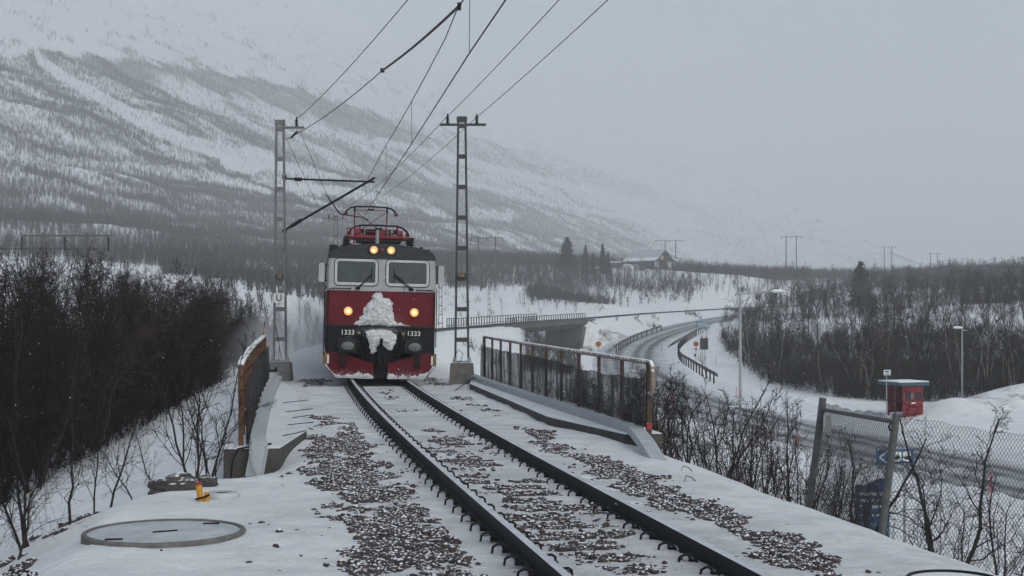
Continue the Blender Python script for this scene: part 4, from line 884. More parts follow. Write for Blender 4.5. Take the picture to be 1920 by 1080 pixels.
# ------------------------------------------------------------------ catenary masts and wires
def insulator(mb, p, h=0.22, r=0.055, mi=0):
    for q in range(4): mb.lathe((p[0], p[1], p[2] + q * h / 4), [(r * 0.5, 0), (r, h * 0.04), (r, h * 0.1), (r * 0.5, h * 0.16), (r * 0.5, h / 4)], 10, mi)
    mb.lathe((p[0], p[1], p[2] + h), [(0.018, 0), (0.018, 0.06)], 6, mi)
def mast(x, y, zb, ztop, wb, wt, label, arm, fz=None, group=None, found=True, battens=8, thick=0.06):
    o = thing('catenary_mast', label, 'mast', (x, y, zb), group=group); H_ = ztop - zb
    for s in (-1, 1):
        mb = MB(); a = Vector((x + s * wb, y, zb)); b = Vector((x + s * wt, y, ztop)); mb.beam(a, b, thick, 0.11, 0, (0, 1, 0)); mb.build('leg', M['mast'], o)
    for k in range(battens):
        mb = MB(); t = (k + 0.75) / battens; wv = wb + (wt - wb) * t; mb.box((x, y - 0.004, zb + H_ * t), (2 * wv - thick, 0.10, 0.12)); mb.build('batten', M['mast'], o)
    mb = MB(); mb.box((x, y, ztop - 0.03), (2 * wt + 0.09, 0.13, 0.16)); mb.build('cap', M['mast'], o)
    if found:
        mb = MB(); bw = wb + 0.13; zf = fz
        mb.add([(x + sx * bw * k, y + sy * 0.28 * k, z) for k, z in ((1.18, zf), (1.0, zb - 0.02)) for sx, sy in ((-1, -1), (1, -1), (1, 1), (-1, 1))], [(0, 1, 5, 4), (1, 2, 6, 5), (2, 3, 7, 6), (3, 0, 4, 7), (4, 5, 6, 7), (3, 2, 1, 0)]); mb.build('footing', M['concgrey'], o)
        mb = MB(); mb.box((x, y, zb + 0.03), (2 * wb + 0.16, 0.2, 0.05))
        for s in (-1, 1): mb.box((x + s * (wb + 0.02), y, zb + 0.09), (0.09, 0.16, 0.12))
        mb.build('base_plate', M['steel'], o)
    ax0, ax1, ins = arm; mb = MB(); mb.box((x + (ax0 + ax1) / 2, y - 0.02, ztop - 0.18), (ax1 - ax0, 0.06, 0.065)); mb.build('crossarm', M['mast'], o)
    for q in ins:
        mb = MB(); insulator(mb, (x + q, y - 0.02, ztop - 0.145)); mb.build('insulator', M['dark'], o)
    return o
xr, yr, _ = P(866, 680, 40.0); ml_x, yl, _ = P(525, 680, 42.0)
zr0 = P(866, 680, 40)[2]; zl0 = P(525, 678, 42)[2]
M['mast'] = mat('mast_steel_dark', (0.045, 0.048, 0.052), 0.6, 0.2, var=0.3, scale=4)
mr_o = mast(xr, yr, zr0, P(866, 222, 40)[2], 0.185, 0.10, 'dark lattice mast standing right of the red locomotive', (-0.62, 0.68, (-0.40, 0.42)), -0.4)
M['mast'] = mat('mast_steel_grey', (0.14, 0.147, 0.155), 0.6, 0.2, var=0.3, scale=4)
ml_o = mast(ml_x, yl, zl0, P(525, 228, 42)[2], 0.18, 0.105, 'grey lattice mast with U sign standing left of the red locomotive', (-0.10, 0.72, (0.49,)), -0.35)
# plates and signs on the masts
def plate(o, x, y, z, w, h, m, txt, tm, tsize):
    mb = MB(); mb.prism([(x + a, y, z + b) for a, b in rrect(0, 0, w, h, min(w, h) * 0.12, 3)], (0, 0.02, 0)); s_ = mb.build('sign_plate', m, o)
    t = text_mesh(txt, tsize, 0.003, tm, 'lettering', s_, (x - o.location.x, y - 0.004 - o.location.y, z - o.location.z), (R(90), 0, 0), 0.95)
    return s_
M['plateyel'] = mat('plate_yellow', (0.42, 0.25, 0.03), 0.6)
plate(ml_o, *P(523, 559, 41.85), 0.32, 0.28, M['signwhite'], 'U', M['rubber'], 0.27)
plate(ml_o, *P(524, 518, 41.85), 0.26, 0.12, M['signdark'], '32', M['plateyel'], 0.12)
plate(mr_o, *P(865, 516, 39.85), 0.26, 0.12, M['signdark'], '326', M['plateyel'], 0.12)
# dangling cable inside the left mast's foot, loop by the right mast
mb = MB(); mb.tube([P(517, 612, 41.9), P(522, 640, 41.9), P(528, 672, 41.9)], 0.012, 5); mb.tube([P(519, 618, 41.9), P(524, 650, 41.9), P(522, 676, 41.9)], 0.012, 5); mb.build('earth_cable', M['dark'], ml_o)
mb = MB(); mb.tube([P(852, 668, 39.8), P(860, 655, 39.8), P(868, 664, 39.8), P(864, 676, 39.8), P(858, 680, 39.8)], 0.01, 5); mb.build('earth_cable', M['dark'], mr_o)
# cantilever on the left mast
o = thing('cantilever', 'horizontal and slanting tube arm reaching from the left mast over the track', 'cantilever', P(535, 430, 42))
mb = MB(); mb.tube([P(536, 335, 42), P(702, 341, 42)], 0.028, 7); mb.build('stay_tube', M['wire'], o)
mb = MB(); mb.tube([P(536, 430, 42), P(703, 333, 42)], 0.036, 7); mb.build('bracket_tube', M['wire'], o)
mb = MB(); mb.tube([P(552, 336, 42), P(566, 336.4, 42)], 0.055, 8); mb.build('insulator', M['dark'], o); mb = MB(); mb.tube([P(545, 425, 42), P(566, 412, 42)], 0.055, 8); mb.build('insulator', M['dark'], o)
mb = MB(); mb.tube([P(613, 366, 42), P(622, 380, 42), P(637, 401, 42)], 0.022, 6); mb.tube([P(637, 401, 42), P(680, 408, 42), P(690, 412, 43)], 0.018, 6); mb.build('register_arm', M['wire'], o)
mb = MB()
for a, b in (((536, 332), (530, 332)), ((536, 433), (530, 433))): mb.box(P(533, a[1], 42), (0.12, 0.1, 0.1))
mb.build('clamp', M['dark'], o)

def wire(name, label, pts, r, m=None, n=5, parent=None, cat='overhead wire', group=None):
    mb = MB(); mb.tube(pts, r, n); org = pts[0]
    o = mb.build(name, m or M['wire'], parent, org=None if parent else org)
    if parent is None: tag(o, label, cat, group)
    return o
def sag(a, b, s, n=14):
    a = Vector(a); b = Vector(b); return [a.lerp(b, i / n) - Vector((0, 0, s * 4 * (i / n) * (1 - i / n))) for i in range(n + 1)]
# contact wire above the rails
cpts = [P(1130, -280, 11.2), P(1010, -95, 14.3), P(948, 0, 16.7), P(880, 100, 20.2), P(772, 269, 31.5), P(724, 342, 39.5), P(694, 386, 48.7)]
cpts += [(T(y)[0], y, 5.45) for y in range(56, 130, 10)]
wire('contact_wire', 'taut contact wire above the rails touching the raised pantograph', cpts, 0.011)
mo = thing('messenger_wire', 'sagging messenger wire hung above the contact wire with thin droppers', 'overhead wire', P(858, 15, 22.6))
mpts = [P(860, 10, 22.6), P(835, 72, 25.5), P(803, 133, 28.4), P(772, 190, 31.5), P(745, 238, 34.4), P(724, 272, 38.6), P(704, 309, 40.6), P(690, 335, 42.0)]
wire('messenger_strand', None, mpts, 0.010, parent=mo)
for top, bot in ((P(772, 190, 31.5), P(772, 269, 31.5)), (P(724, 272, 38.6), P(724, 342, 39.5)), (P(690, 335, 42), P(697, 378, 44)), (P(683, 338, 42), P(688, 372, 45))):
    wire('dropper', None, [top, bot], 0.005, parent=mo)
mo2 = thing('messenger_wire', 'near messenger wire leaving the top of the picture with one long dropper', 'overhead wire', P(863, 8, 22.6))
wire('messenger_strand', None, [P(863, 8, 22.6), P(872, -5, 21.5), P(900, -60, 18), P(960, -220, 13)], 0.012, parent=mo2)
wire('dropper', None, [P(881, -20, 20.2), P(880, 100, 20.2)], 0.005, parent=mo2)
rod = thing('anchor_wire', 'anchor wire running up from the left mast through a dark red insulator rod', 'overhead wire', P(536, 262, 42))
wire('wire_strand', None, sag(P(536, 262, 42), P(717, 132, 30.5), 0.12), 0.011, parent=rod)
mb = MB(); mb.tube(sag(P(717, 132, 30.5), P(863, 9, 22.6), 0.05, 12), 0.024, 7); mb.build('insulator_rod', mat('purple_red_rod', (0.035, 0.012, 0.018), 0.5), rod)
mb = MB(); mb.box(P(717, 132, 30.5), (0.09, 0.05, 0.09)); mb.box(P(861, 12, 22.6), (0.06, 0.05, 0.12)); mb.tube([P(546, 258, 41.3), P(557, 247, 41)], 0.03, 6); mb.build('clamp', M['dark'], rod)
far_m = (-11.4, 92.0, 8.0)
wire('feeder_wire', 'overhead line rising from the insulator on the left mast', sag(P(556, 224, 42), P(764, 0, 24), 0.10) + [P(900, -170, 18)], 0.009, group=None)
wire('feeder_wire', 'left overhead line on the crossarm of the right mast', [P(900, -100, 22)] and sag(P(1130, -90, 22), P(838, 219, 40), 0.05) + sag(P(838, 219, 40), (far_m[0] - 0.42, far_m[1], far_m[2]), 0.5)[1:], 0.009)
wire('feeder_wire', 'right overhead line on the crossarm of the right mast', sag(P(1235, -90, 22), P(896, 218, 40), 0.05) + sag(P(896, 218, 40), (far_m[0] + 0.42, far_m[1], far_m[2]), 0.5)[1:], 0.009)
wire('guy_wire', 'first thin stay dropping from the top of the left mast', [P(536, 258, 42), P(597, 388, 52)], 0.007)
wire('guy_wire', 'second thin stay dropping from the left crossarm', [P(563, 247, 42), P(616, 372, 42)], 0.007)
# masts further down the line
M['mast'] = mat('mast_steel_far', (0.14, 0.15, 0.16), 0.6, 0.2, var=0.2, scale=4)
mast(-11.4, 92, -0.4, 7.85, 0.2, 0.11, 'distant lattice mast with two insulators behind the raised pantograph', (-0.72, 0.72, (-0.45, 0.45)), found=False)
for (px_, pt, pb, dd_, lab) in ((826, 503, 617, 172, 'distant lattice mast right of the mirror of the locomotive'), (917, 527, 598, 250, 'distant lattice mast standing beyond the start of the far bridge'), (982, 531, 594, 270, 'distant lattice mast standing over the middle of the far bridge'),
                       (1079, 560, 592, 300, 'short distant mast where the far bridge ends'), (1177, 557, 587, 345, 'distant thin mast between far bridge and timber house'), (1285, 553, 580, 390, 'distant thin mast left of the tall street lamp')):
    x_, y_, z_ = P(px_, pb, dd_); zt_ = P(px_, pt, dd_)[2]; gz = h1(x_, y_)
    mast(x_, y_, min(z_, gz) - 0.1, zt_, 0.22, 0.13, lab, (-0.9, 0.9, ()), found=False, battens=7, thick=0.09)

# ------------------------------------------------------------------ foreground: chamber lids, pipe, rocks
def ring_mesh(c, ro, ri, z0, z1, n=56):
    mb = MB(); mb.lathe((c[0], c[1], 0), [(ro, z0), (ro, z1 - 0.012), (ro - 0.012, z1), (ri, z1), (ri, z1 - 0.03)], n)
    return mb
cx_, cy_ = -3.36, 13.75; gz = h1(cx_, cy_)
o = thing('inspection_chamber', 'wide round concrete chamber lying in the snow, left of the rails', 'chamber lid', (cx_, cy_, gz))
ring_mesh((cx_, cy_), 0.775, 0.725, gz - 0.25, gz + 0.045).build('rim', M['concgrey'], o)
mb = MB(); mb.lathe((cx_, cy_, 0), [(0.727, gz - 0.1), (0.727, gz + 0.028), (0.35, gz + 0.036), (0.0, gz + 0.038)], 56); mb.build('cover', M['conclid'], o)
mb = MB()
for a, r_ in ((-2.2, 0.6), (0.95, 0.6)): mb.box((cx_ + r_ * math.cos(a), cy_ + r_ * math.sin(a), gz + 0.036), (0.16, 0.035, 0.016), 0.1)
mb.box((cx_ + 0.02, cy_ - 0.05, gz + 0.044), (0.24, 0.02, 0.012), 0.5); mb.build('lifting_slot', M['dark'], o)
x_, y_, _ = P(417, 936, 16.3); gz = h1(x_, y_)
o = thing('pipe_collar', 'small round concrete collar beside the yellow pipes', 'concrete collar', (x_, y_, gz))
mb = MB(); mb.lathe((x_, y_, 0), [(0.20, gz - 0.1), (0.20, gz + 0.03), (0.175, gz + 0.06), (0.10, gz + 0.065), (0.095, gz + 0.03), (0.0, gz + 0.02)], 28); mb.build('ring', M['conclid'], o)
mb = MB(); mb.lathe((x_, y_, 0), [(0.094, gz + 0.02), (0.094, gz + 0.052), (0.0, gz + 0.054)], 24); mb.build('opening', M['rubber'], o)
x_, y_, _ = P(378, 946, 16.0); gz = h1(x_, y_)
o = thing('yellow_pipes', 'pair of yellow pipe stubs strapped together, one with a red end', 'pipe', (x_, y_, gz))
mb = MB(); mb.tube([(x_ - 0.0, y_, gz - 0.08), (x_ - 0.035, y_, gz + 0.20)], 0.034, 14); a_ = mb.build('pipe', M['yellow'], o)
mb = MB(); mb.tube([(x_ - 0.034, y_, gz + 0.185), (x_ - 0.037, y_, gz + 0.215)], 0.037, 14); mb.build('red_end', M['redcap'], o)
mb = MB(); mb.tube([(x_ + 0.055, y_ + 0.01, gz - 0.08), (x_ + 0.06, y_ + 0.01, gz + 0.10)], 0.032, 14); mb.build('pipe', M['yellow'], o)
mb = MB(); mb.tube([(x_ - 0.06, y_ - 0.04, gz + 0.03), (x_ + 0.03, y_ - 0.045, gz + 0.05), (x_ + 0.095, y_ - 0.03, gz + 0.08)], 0.012, 6); mb.build('strap', M['rubber'], o)
def rock(px_, py_, dist, sx, sy, sz, label, seed, name='boulder'):
    import bmesh
    bm = bmesh.new(); bmesh.ops.create_icosphere(bm, subdivisions=4, radius=1); x_, y_, _ = P(px_, py_, dist); gz = h1(x_, y_)
    for v in bm.verts:
        n_ = mnoise.noise(v.co * 1.3 + Vector((seed, 0, 0))) * 0.35 + mnoise.noise(v.co * 4 + Vector((seed, 5, 0))) * 0.12; v.co = v.co * (1 + n_); v.co.x *= sx; v.co.y *= sy; v.co.z *= sz; v.co.z += 0.12 * v.co.x
    me = bpy.data.meshes.new(name); bm.to_mesh(me); bm.free(); me.materials.append(M['log']); o = link(name, me); o.location = (x_, y_, gz + sz * 0.3); return tag(o, label, 'boulder')
rock(326, 930, 17.0, 0.33, 0.24, 0.15, 'streaky dark boulder half covered in snow behind the chamber lid', 3)
rock(385, 918, 17.3, 0.15, 0.16, 0.10, 'small black boulder behind the yellow pipes', 9)
# dead weed, twigs on the snow
def weed(px_, py_, dist, hh, label, seed):
    random.seed(seed); x_, y_, _ = P(px_, py_, dist); gz = h1(x_, y_); mb = MB()
    for k in range(3):
        a = random.uniform(-0.6, 0.6); p0 = Vector((x_ + random.uniform(-.05, .05), y_, gz - 0.02)); p1 = p0 + Vector((a * hh, random.uniform(-.1, .1), hh * 0.75)); mb.tube([p0, p0.lerp(p1, .5) + Vector((0.02, 0, 0.03)), p1], 0.0045, 4)
        for q in range(4): e = p1 + Vector((random.uniform(-.05, .05), 0, random.uniform(0, .05))); mb.tube([p1 - Vector((0, 0, .03)), e], 0.003, 4); mb.box(e, (0.016, 0.012, 0.012))
    return tag(mb.build('dead_weed', M['twig'], None, org=(x_, y_, gz)), label, 'weed')
weed(45, 1062, 11.6, 0.22, 'withered weed standing in the snow at the lower left corner', 3)
for i, (px_, py_, dist) in enumerate(((1284, 872, 19.0), (1477, 985, 16.0), (1290, 905, 17.8), (1472, 940, 17))):
    x_, y_, _ = P(px_, py_, dist); gz = h1(x_, y_); mb = MB(); mb.tube([(x_ - 0.05, y_, gz - 0.01), (x_ - 0.02, y_ + .03, gz + 0.07), (x_ + 0.05, y_ + .02, gz + 0.05), (x_ + 0.10, y_, gz + 0.0)], 0.006, 4)
    tag(mb.build('fallen_twig', M['twig'], None, org=(x_, y_, gz)), 'small bent twig on the smooth snow right of the rails', 'twig', 'twigs on the right snow bank')
x_, y_, _ = P(1790, 1082, 11.8); gz = h1(3.42, 11.02); o = thing('chamber_ring', 'dark edge of a second round chamber cover at the lower right corner', 'chamber ring', (3.42, 11.02, gz))
ring_mesh((3.42, 11.02), 0.36, 0.33, gz - 0.2, gz + 0.05).build('rim', M['dark'], o)
mb = MB(); mb.lathe((3.42, 11.02, 0), [(0.331, gz - 0.1), (0.361, gz + 0.03), (0.0, gz + 0.035)], 40); mb.build('cover', M['snow_cover'], o)
# ------------------------------------------------------------------ wire fence on the right bank
o = thing('wire_fence', 'chain link fence with two leaning round posts and a top pipe on the right bank', 'fence', P(1515, 970, 19.0))
M['post'] = mat('fence_post_steel', (0.085, 0.088, 0.09), 0.7, 0.2, var=0.3, scale=9)
for (b_, t_, dist, r_) in (((1513, 985), (1543, 746), 19.0, 0.047), ((1647, 1055), (1681, 776), 16.3, 0.043)):
    mb = MB(); mb.tube([P(*b_, dist), P(*t_, dist)], r_, 14); mb.build('post', M['post'], o)
mb = MB(); mb.tube([P(1541, 768, 19.0), P(1677, 791, 16.3)], 0.026, 10); mb.build('top_pipe', M['post'], o)
mb = MB(); mb.box(P(1551, 794, 18.9), (0.10, 0.03, 0.22)); mb.build('label_plate', M['conclid'], o)
mb = MB(); mb.tube([P(1672, 792, 16.2), P(1666, 800, 16.1), P(1670, 808, 16.15)], 0.012, 5); mb.build('tie_wire', M['dark'], o)
M['meshwire'] = mat('mesh_wire', (0.03, 0.031, 0.033), 0.6, 0.2, var=0.2)
def chain(a0, a1, b0, b1, pitch=0.058):
    """diamond wire netting between the bottom line a0-a1 and the top line b0-b1"""
    a0, a1, b0, b1 = map(Vector, (a0, a1, b0, b1)); L_ = ((a1 - a0).length + (b1 - b0).length) / 2; n = int(L_ / (pitch / 2)); mb = MB()
    nh = max(4, int(((b0 - a0).length + (b1 - a1).length) / 2 / (pitch * 0.62)))
    nrm = (a1 - a0).cross(b0 - a0).normalized() * 0.003
    for i in range(n):
        pts = []
        for j in range(nh + 1):
            u = (i + (j + i) % 2) / n; q = j / nh; u = min(1, max(0, u + 0.0))
            wob = Vector((0, 0, 0.012 * math.sin(u * 40) * (q > .95) + 0.015 * math.sin(u * 11) * q))
            pts.append((a0.lerp(a1, u)).lerp(b0.lerp(b1, u), q) + nrm * (1 if (i + j) % 2 else -1) + wob)
        mb.tube(pts, 0.0032, 3, 0, False)
    return mb
A0 = P(1522, 965, 19.0); A1 = P(1654, 1046, 16.3); B0 = P(1546, 758, 19.0); B1 = P(1679, 781, 16.3)
chain(A0, A1, B0, B1).build('wire_mesh', M['meshwire'], o)
E0 = (7.35, 17.6, h1(7.35, 17.6) + 0.6); e_top = P(1920, 814, 17.2); k_ = (7.35 - B1[0]) / (e_top[0] - B1[0])
E1 = tuple(B1[i] + (e_top[i] - B1[i]) * k_ for i in range(3)); E0 = (E1[0], E1[1], E1[2] - 1.75)
chain(P(1656, 1050, 16.3), E0, B1, E1).build('wire_mesh', M['meshwire'], o)
mb = MB(); mb.tube([E0[:2] + (h1(*E0[:2]) - 0.1,), E1], 0.062, 12); mb.build('post', M['post'], o)

# ------------------------------------------------------------------ signs by the road
def pole(o, px_, dist, py_top, r_=0.04, m=None, name='pole', back=0.05):
    x_, y_, zt = P(px_, py_top, dist); zb = h1(x_, y_) - 0.2; mb = MB(); mb.tube([(x_, y_ + back, zb), (x_, y_ + back, zt)], r_, 8); return mb.build(name, m or M['steel'], o)
D = 44.0; o = thing('direction_sign', 'blue direction sign with a white arrow, seen through the wire fence', 'road sign', P(1697, 1000, D)); pole(o, 1697, D, 834, 0.045)
c = P(1678, 857, D); w_, h_ = 1.16, 0.44
mb = MB(); mb.prism([(c[0] - w_ / 2, c[1], c[2] - h_ / 2 - 0.04), (c[0] + w_ / 2, c[1], c[2] - h_ / 2 + 0.04), (c[0] + w_ / 2, c[1], c[2] + h_ / 2 + 0.04), (c[0] - w_ / 2, c[1], c[2] + h_ / 2 - 0.02)], (0, 0.03, 0)); pn = mb.build('panel', M['signblue'], o)
mb = MB(); y_ = c[1] - 0.012
for s in (-1, 1): mb.beam((c[0] - w_ / 2 + 0.10, y_, c[2] - 0.01), (c[0] - w_ / 2 + 0.36, y_, c[2] - 0.01 + s * 0.20), 0.05, 0.012, 0, (0, 1, 0))
mb.build('arrow', M['signwhite'], pn)
for q in (0.08, 0.37):
    mb = MB(); mb.box((c[0] + q, y_, c[2] + 0.02), (0.24, 0.012, 0.30)); sq = mb.build('pictogram', M['signwhite'], pn)
    mb = MB(); mb.box((c[0] + q - 0.01, y_ - 0.008, c[2] - 0.02), (0.13, 0.008, 0.10)); mb.box((c[0] + q + 0.03, y_ - 0.0125, c[2] + 0.03), (0.05, 0.008, 0.07)); mb.build('symbol', M['signdark'], sq)
D = 34.0; o = thing('information_board', 'tall deep blue information board with a slanting top behind the bushes', 'information board', P(1630, 1030, D))
q0 = [(1605, 914), (1605, 985), (1668, 1016), (1668, 900), (1650, 896), (1637, 905), (1620, 911)]
mb = MB(); mb.prism([P(a, b, D) for a, b in [(1605, 936), (1605, 909), (1620, 911), (1637, 904), (1652, 897), (1668, 899), (1668, 936)]], (0, 0.10, 0)); mb.build('board_top', M['signdeep'], o)
mb = MB(); mb.prism([P(a, b, D) for a, b in [(1605, 980), (1605, 936), (1668, 936), (1668, 980)]], (0, 0.10, 0)); mb.build('board', mat('board_blue', (0.012, 0.05, 0.13), 0.5, var=0.15), o)
mb = MB(); mb.prism([P(a, b, D) for a, b in [(1605, 980), (1668, 980), (1668, 1030), (1640, 1018), (1605, 984)]], (0, 0.10, 0)); mb.build('board_foot', M['signteal'], o)
mb = MB(); random.seed(4)
for row, yy in enumerate((926, 938, 950, 966)):
    xx = 1613
    while xx < 1660:
        wl = random.choice((2.4, 3.0, 3.6)); hh_ = 5.5 if row < 3 else 3
        if random.random() < 0.82:
            for k_ in range(2): p_ = P(xx + k_ * wl * 0.55, yy, D); mb.box((p_[0], p_[1] - 0.008, p_[2]), (0.012, 0.01, hh_ * D / F))
            p_ = P(xx + wl * 0.3, yy - random.choice((-2, 0, 2)), D); mb.box((p_[0], p_[1] - 0.007, p_[2]), (wl * 0.5 * D / F, 0.01, 0.013))
        xx += wl + 0.8
mb.build('lettering', M['signwhite'], o)
for px_ in (1610, 1662): pole(o, px_, D + 0.05, 960, 0.04, name='post', back=0.12)
def round_sign(px_, py_, dist, r_, label, base_extra=True):
    o = thing('speed_sign', label, 'road sign', P(px_, py_, dist)); pole(o, px_, dist, py_ - 3, 0.035); x_, y_, z_ = P(px_, py_, dist)
    mb = MB(); mb.lathe((x_, y_, z_), [(r_, 0), (r_, 0.025), (0, 0.026)], 24, axis='Y'); d_ = mb.build('disc', M['signred'], o)
    mb = MB(); mb.lathe((x_, y_ - 0.03, z_), [(r_ * 0.80, 0), (0, 0.003)], 24, axis='Y'); mb.build('face', M['orangesign'], d_)
    mb = MB(); mb.box((x_ - r_ * .22, y_ - 0.04, z_), (r_ * .26, 0.008, r_ * .5)); mb.box((x_ + r_ * .22, y_ - 0.04, z_), (r_ * .26, 0.008, r_ * .5)); mb.build('lettering', M['dark'], d_)
    return o
M['signred'] = mat('sign_red', (0.22, 0.035, 0.015), 0.5); M['orangesign'] = mat('sign_orange', (0.32, 0.11, 0.02), 0.5)
round_sign(1122, 645, 150, 0.30, 'round orange speed sign rising above the netted railing')
o = round_sign(1305, 645, 165, 0.31, 'round orange speed sign with an orange diamond under it beside the dark screen')
x_, y_, z_ = P(1305, 654.5, 165); mb = MB(); mb.prism([(x_, y_ - .01, z_ + .21), (x_ + .21, y_ - .01, z_), (x_, y_ - .01, z_ - .21), (x_ - .21, y_ - .01, z_)], (0, 0.02, 0)); mb.build('diamond', M['orangesign'], o)
mb = MB(); mb.box(P(1303, 666, 165), (0.17, 0.12, 0.32)); mb.build('lamp_box', M['dark'], o)
D = 165; o = thing('road_screen', 'dark rectangular road information screen with two red lamps on top', 'road screen', P(1320, 690, D)); x_, y_, z_ = P(1320, 644.5, D)
mb = MB(); mb.box((x_, y_, z_), (0.93, 0.18, 1.36)); sc_ = mb.build('screen', M['signdark'], o); mb = MB(); mb.box((x_, y_ - 0.095, z_), (0.84, 0.012, 1.26)); mb.build('panel', mat('screen_face', (0.025, 0.03, 0.034), 0.25), sc_)
for q in (-4.2, 4.2):
    p_ = P(1320 + q, 630.5, D); mb = MB(); mb.lathe(p_, [(0.10, 0), (0.10, 0.04), (0.0, 0.08)], 14, axis='Y'); mb.build('warning_lamp', M['redlamp'], o); mb = MB(); mb.tube([p_, (p_[0], p_[1], p_[2] - 0.25)], 0.03, 6); mb.build('bracket', M['steel'], o)
for q in (-3, 2): pole(o, 1320 + q, D, 650, 0.05, back=0.12)
D = 232; o = thing('place_sign', 'wide pale blue road sign with three lines beyond the guard rail', 'road sign', P(1319, 640, D)); x_, y_, z_ = P(1319, 608.5, D)
mb = MB(); mb.prism([P(1306, 602.5, D), P(1332, 606, D), P(1331, 615, D), P(1305.5, 612, D)], (0, 0.06, 0)); pn = mb.build('panel', mat('sign_light_blue', (0.045, 0.16, 0.27), 0.5), o)
mb = MB()
for row in range(3):
    xx = 1308.5
    while xx < 1329: wl = random.uniform(1.2, 3.0); p_ = P(xx + wl / 2, 605.6 + row * 2.4 + (xx - 1306) * 0.12, D); mb.box((p_[0], p_[1] - 0.01, p_[2]), (wl * D / F, 0.012, 0.10)); xx += wl + 0.7
mb.build('lettering', M['signwhite'], pn)
for q in (1318, 1325): pole(o, q, D, 612, 0.05, back=0.1)

# guard rails
def guard(pts, label, spacing=4.0):
    L = catmull(pts, 10); o = thing('guard_rail', label, 'guard rail', tuple(L[0])); mb = MB(); v = []
    for p in L: v += [(p[0], p[1], p[2] + 0.42), (p[0], p[1] - 0.04, p[2] + 0.5), (p[0], p[1], p[2] + 0.58), (p[0], p[1] - 0.04, p[2] + 0.66), (p[0], p[1], p[2] + 0.74)]
    f = [(i * 5 + j, i * 5 + j + 1, (i + 1) * 5 + j + 1, (i + 1) * 5 + j) for i in range(len(L) - 1) for j in range(4)]
    mb.add(v, f); mb.build('rail', M['mastfar'], o)
    acc = 0
    for i in range(1, len(L)):
        acc += math.dist(L[i][:2], L[i - 1][:2])
        if acc >= spacing: acc = 0; mb = MB(); p = L[i]; mb.box((p[0], p[1] + 0.06, p[2] + 0.2), (0.14, 0.10, 1.1)); mb.build('post', M['dark'], o)
    return o
M['mastfar'] = mat('guard_rail_steel', (0.10, 0.105, 0.115), 0.6, 0.3, var=0.3, scale=2)
def G(px_, py_, dist): x_, y_, z_ = P(px_, py_, dist); return (x_, y_, max(z_, h1(x_, y_)))
guard([G(1346, 716, 128), G(1322, 702, 138), G(1296, 686, 150), G(1276, 672, 164), G(1272, 655, 182), G(1284, 640, 204), G(1306, 626, 228), G(1326, 619, 246)], 'curved guard rail on the inside of the road bend below the dark screen', 2.2)
guard([G(1150, 660, 175), G(1168, 648, 195), G(1195, 634, 222), G(1240, 617, 258)], 'low guard rail along the outer edge of the far road')
# red marker sticks
for i, (px_, pb, pt, dist) in enumerate(((1497, 789, 771, 85), (1857, 880, 858, 60), (1855, 940, 905, 55), (1380, 715, 697, 125), (1260, 735, 715, 118), (1240, 650, 638, 200), (1160, 625, 612, 240), (1342, 672, 660, 170))):
    x_, y_, _ = P(px_, pb, dist); z_ = h1(x_, y_); mb = MB(); hh_ = (pb - pt) * dist / F + 0.25; mb.tube([(x_, y_, z_ - 0.1), (x_ + 0.03, y_, z_ + hh_)], 0.028, 6)
    where = ['right of the leaning fence bushes', 'upper of two behind the wire fence', 'lower of two behind the wire fence', 'left of the tall street lamp', 'behind the end of the netted railing', 'beside the far bend', 'near the far bridge', 'beside the dark screen'][i]
    tag(mb.build('snow_stake', M['stakered'] if 'stakered' in M else M.setdefault('stakered', mat('stake_red', (0.5, 0.05, 0.07), 0.6)), None, org=(x_, y_, z_)), 'thin red roadside snow stake ' + where, 'snow stake', 'red snow stakes along the road')

# ------------------------------------------------------------------ street lamps
M['lampgrey'] = mat('lamp_post_grey', (0.30, 0.32, 0.335), 0.5, 0.3, var=0.12, scale=2)
def street_lamp(px_, dist, py_top, head_px, label, r_, py_base=None):
    x_, y_, zt = P(px_, py_top, dist); zb = h1(x_, y_) - 0.3; o = thing('street_lamp', label, 'street lamp', (x_, y_, zb))
    mb = MB(); mb.tube([(x_, y_, zb), (x_, y_, zb + 0.6 * (zt - zb)), (x_, y_, zt)], [r_, r_ * 0.85, r_ * 0.7], 10); mb.build('post', M['lampgrey'], o)
    hx, _, hz = P(head_px, py_top - 1, dist); s = 1 if hx > x_ else -1; mb = MB(); mb.tube([(x_ - s * 0.35, y_, zt - 0.12), (x_, y_, zt - 0.07), (hx - s * 0.7, y_, hz + 0.05)], 0.05, 7); mb.build('arm', M['lampgrey'], o)
    mb = MB(); mb.lathe((hx - s * 0.35, y_, hz + 0.06), [(0.05, -0.40), (0.13, -0.25), (0.15, 0.1), (0.09, 0.38), (0.02, 0.42)], 12, axis='X', sy=0.7); mb.build('head', M['signwhite'], o)
    mb = MB(); mb.lathe((hx - s * 0.35, y_, hz + 0.13), [(0.02, -0.36), (0.10, -0.2), (0.10, 0.15), (0.02, 0.36)], 10, axis='X', sy=0.6); mb.build('snow_cap', M['snow_cover'], o)
street_lamp(1388, 92, 549, 1468, 'tall grey street lamp with an arm reaching right over the road', 0.11)
street_lamp(1804, 115, 617, 1788, 'thin pale street lamp behind the snow bank right of the red shelter', 0.085)

# ------------------------------------------------------------------ bus shelter
x_, y_, z_ = P(1697, 771, 103); z_ = h1(x_, y_) - 0.05
o = thing('bus_shelter', 'small red wooden bus shelter with a blue flat roof and snow on top', 'bus shelter', (x_, y_, z_), R(111), world=False)
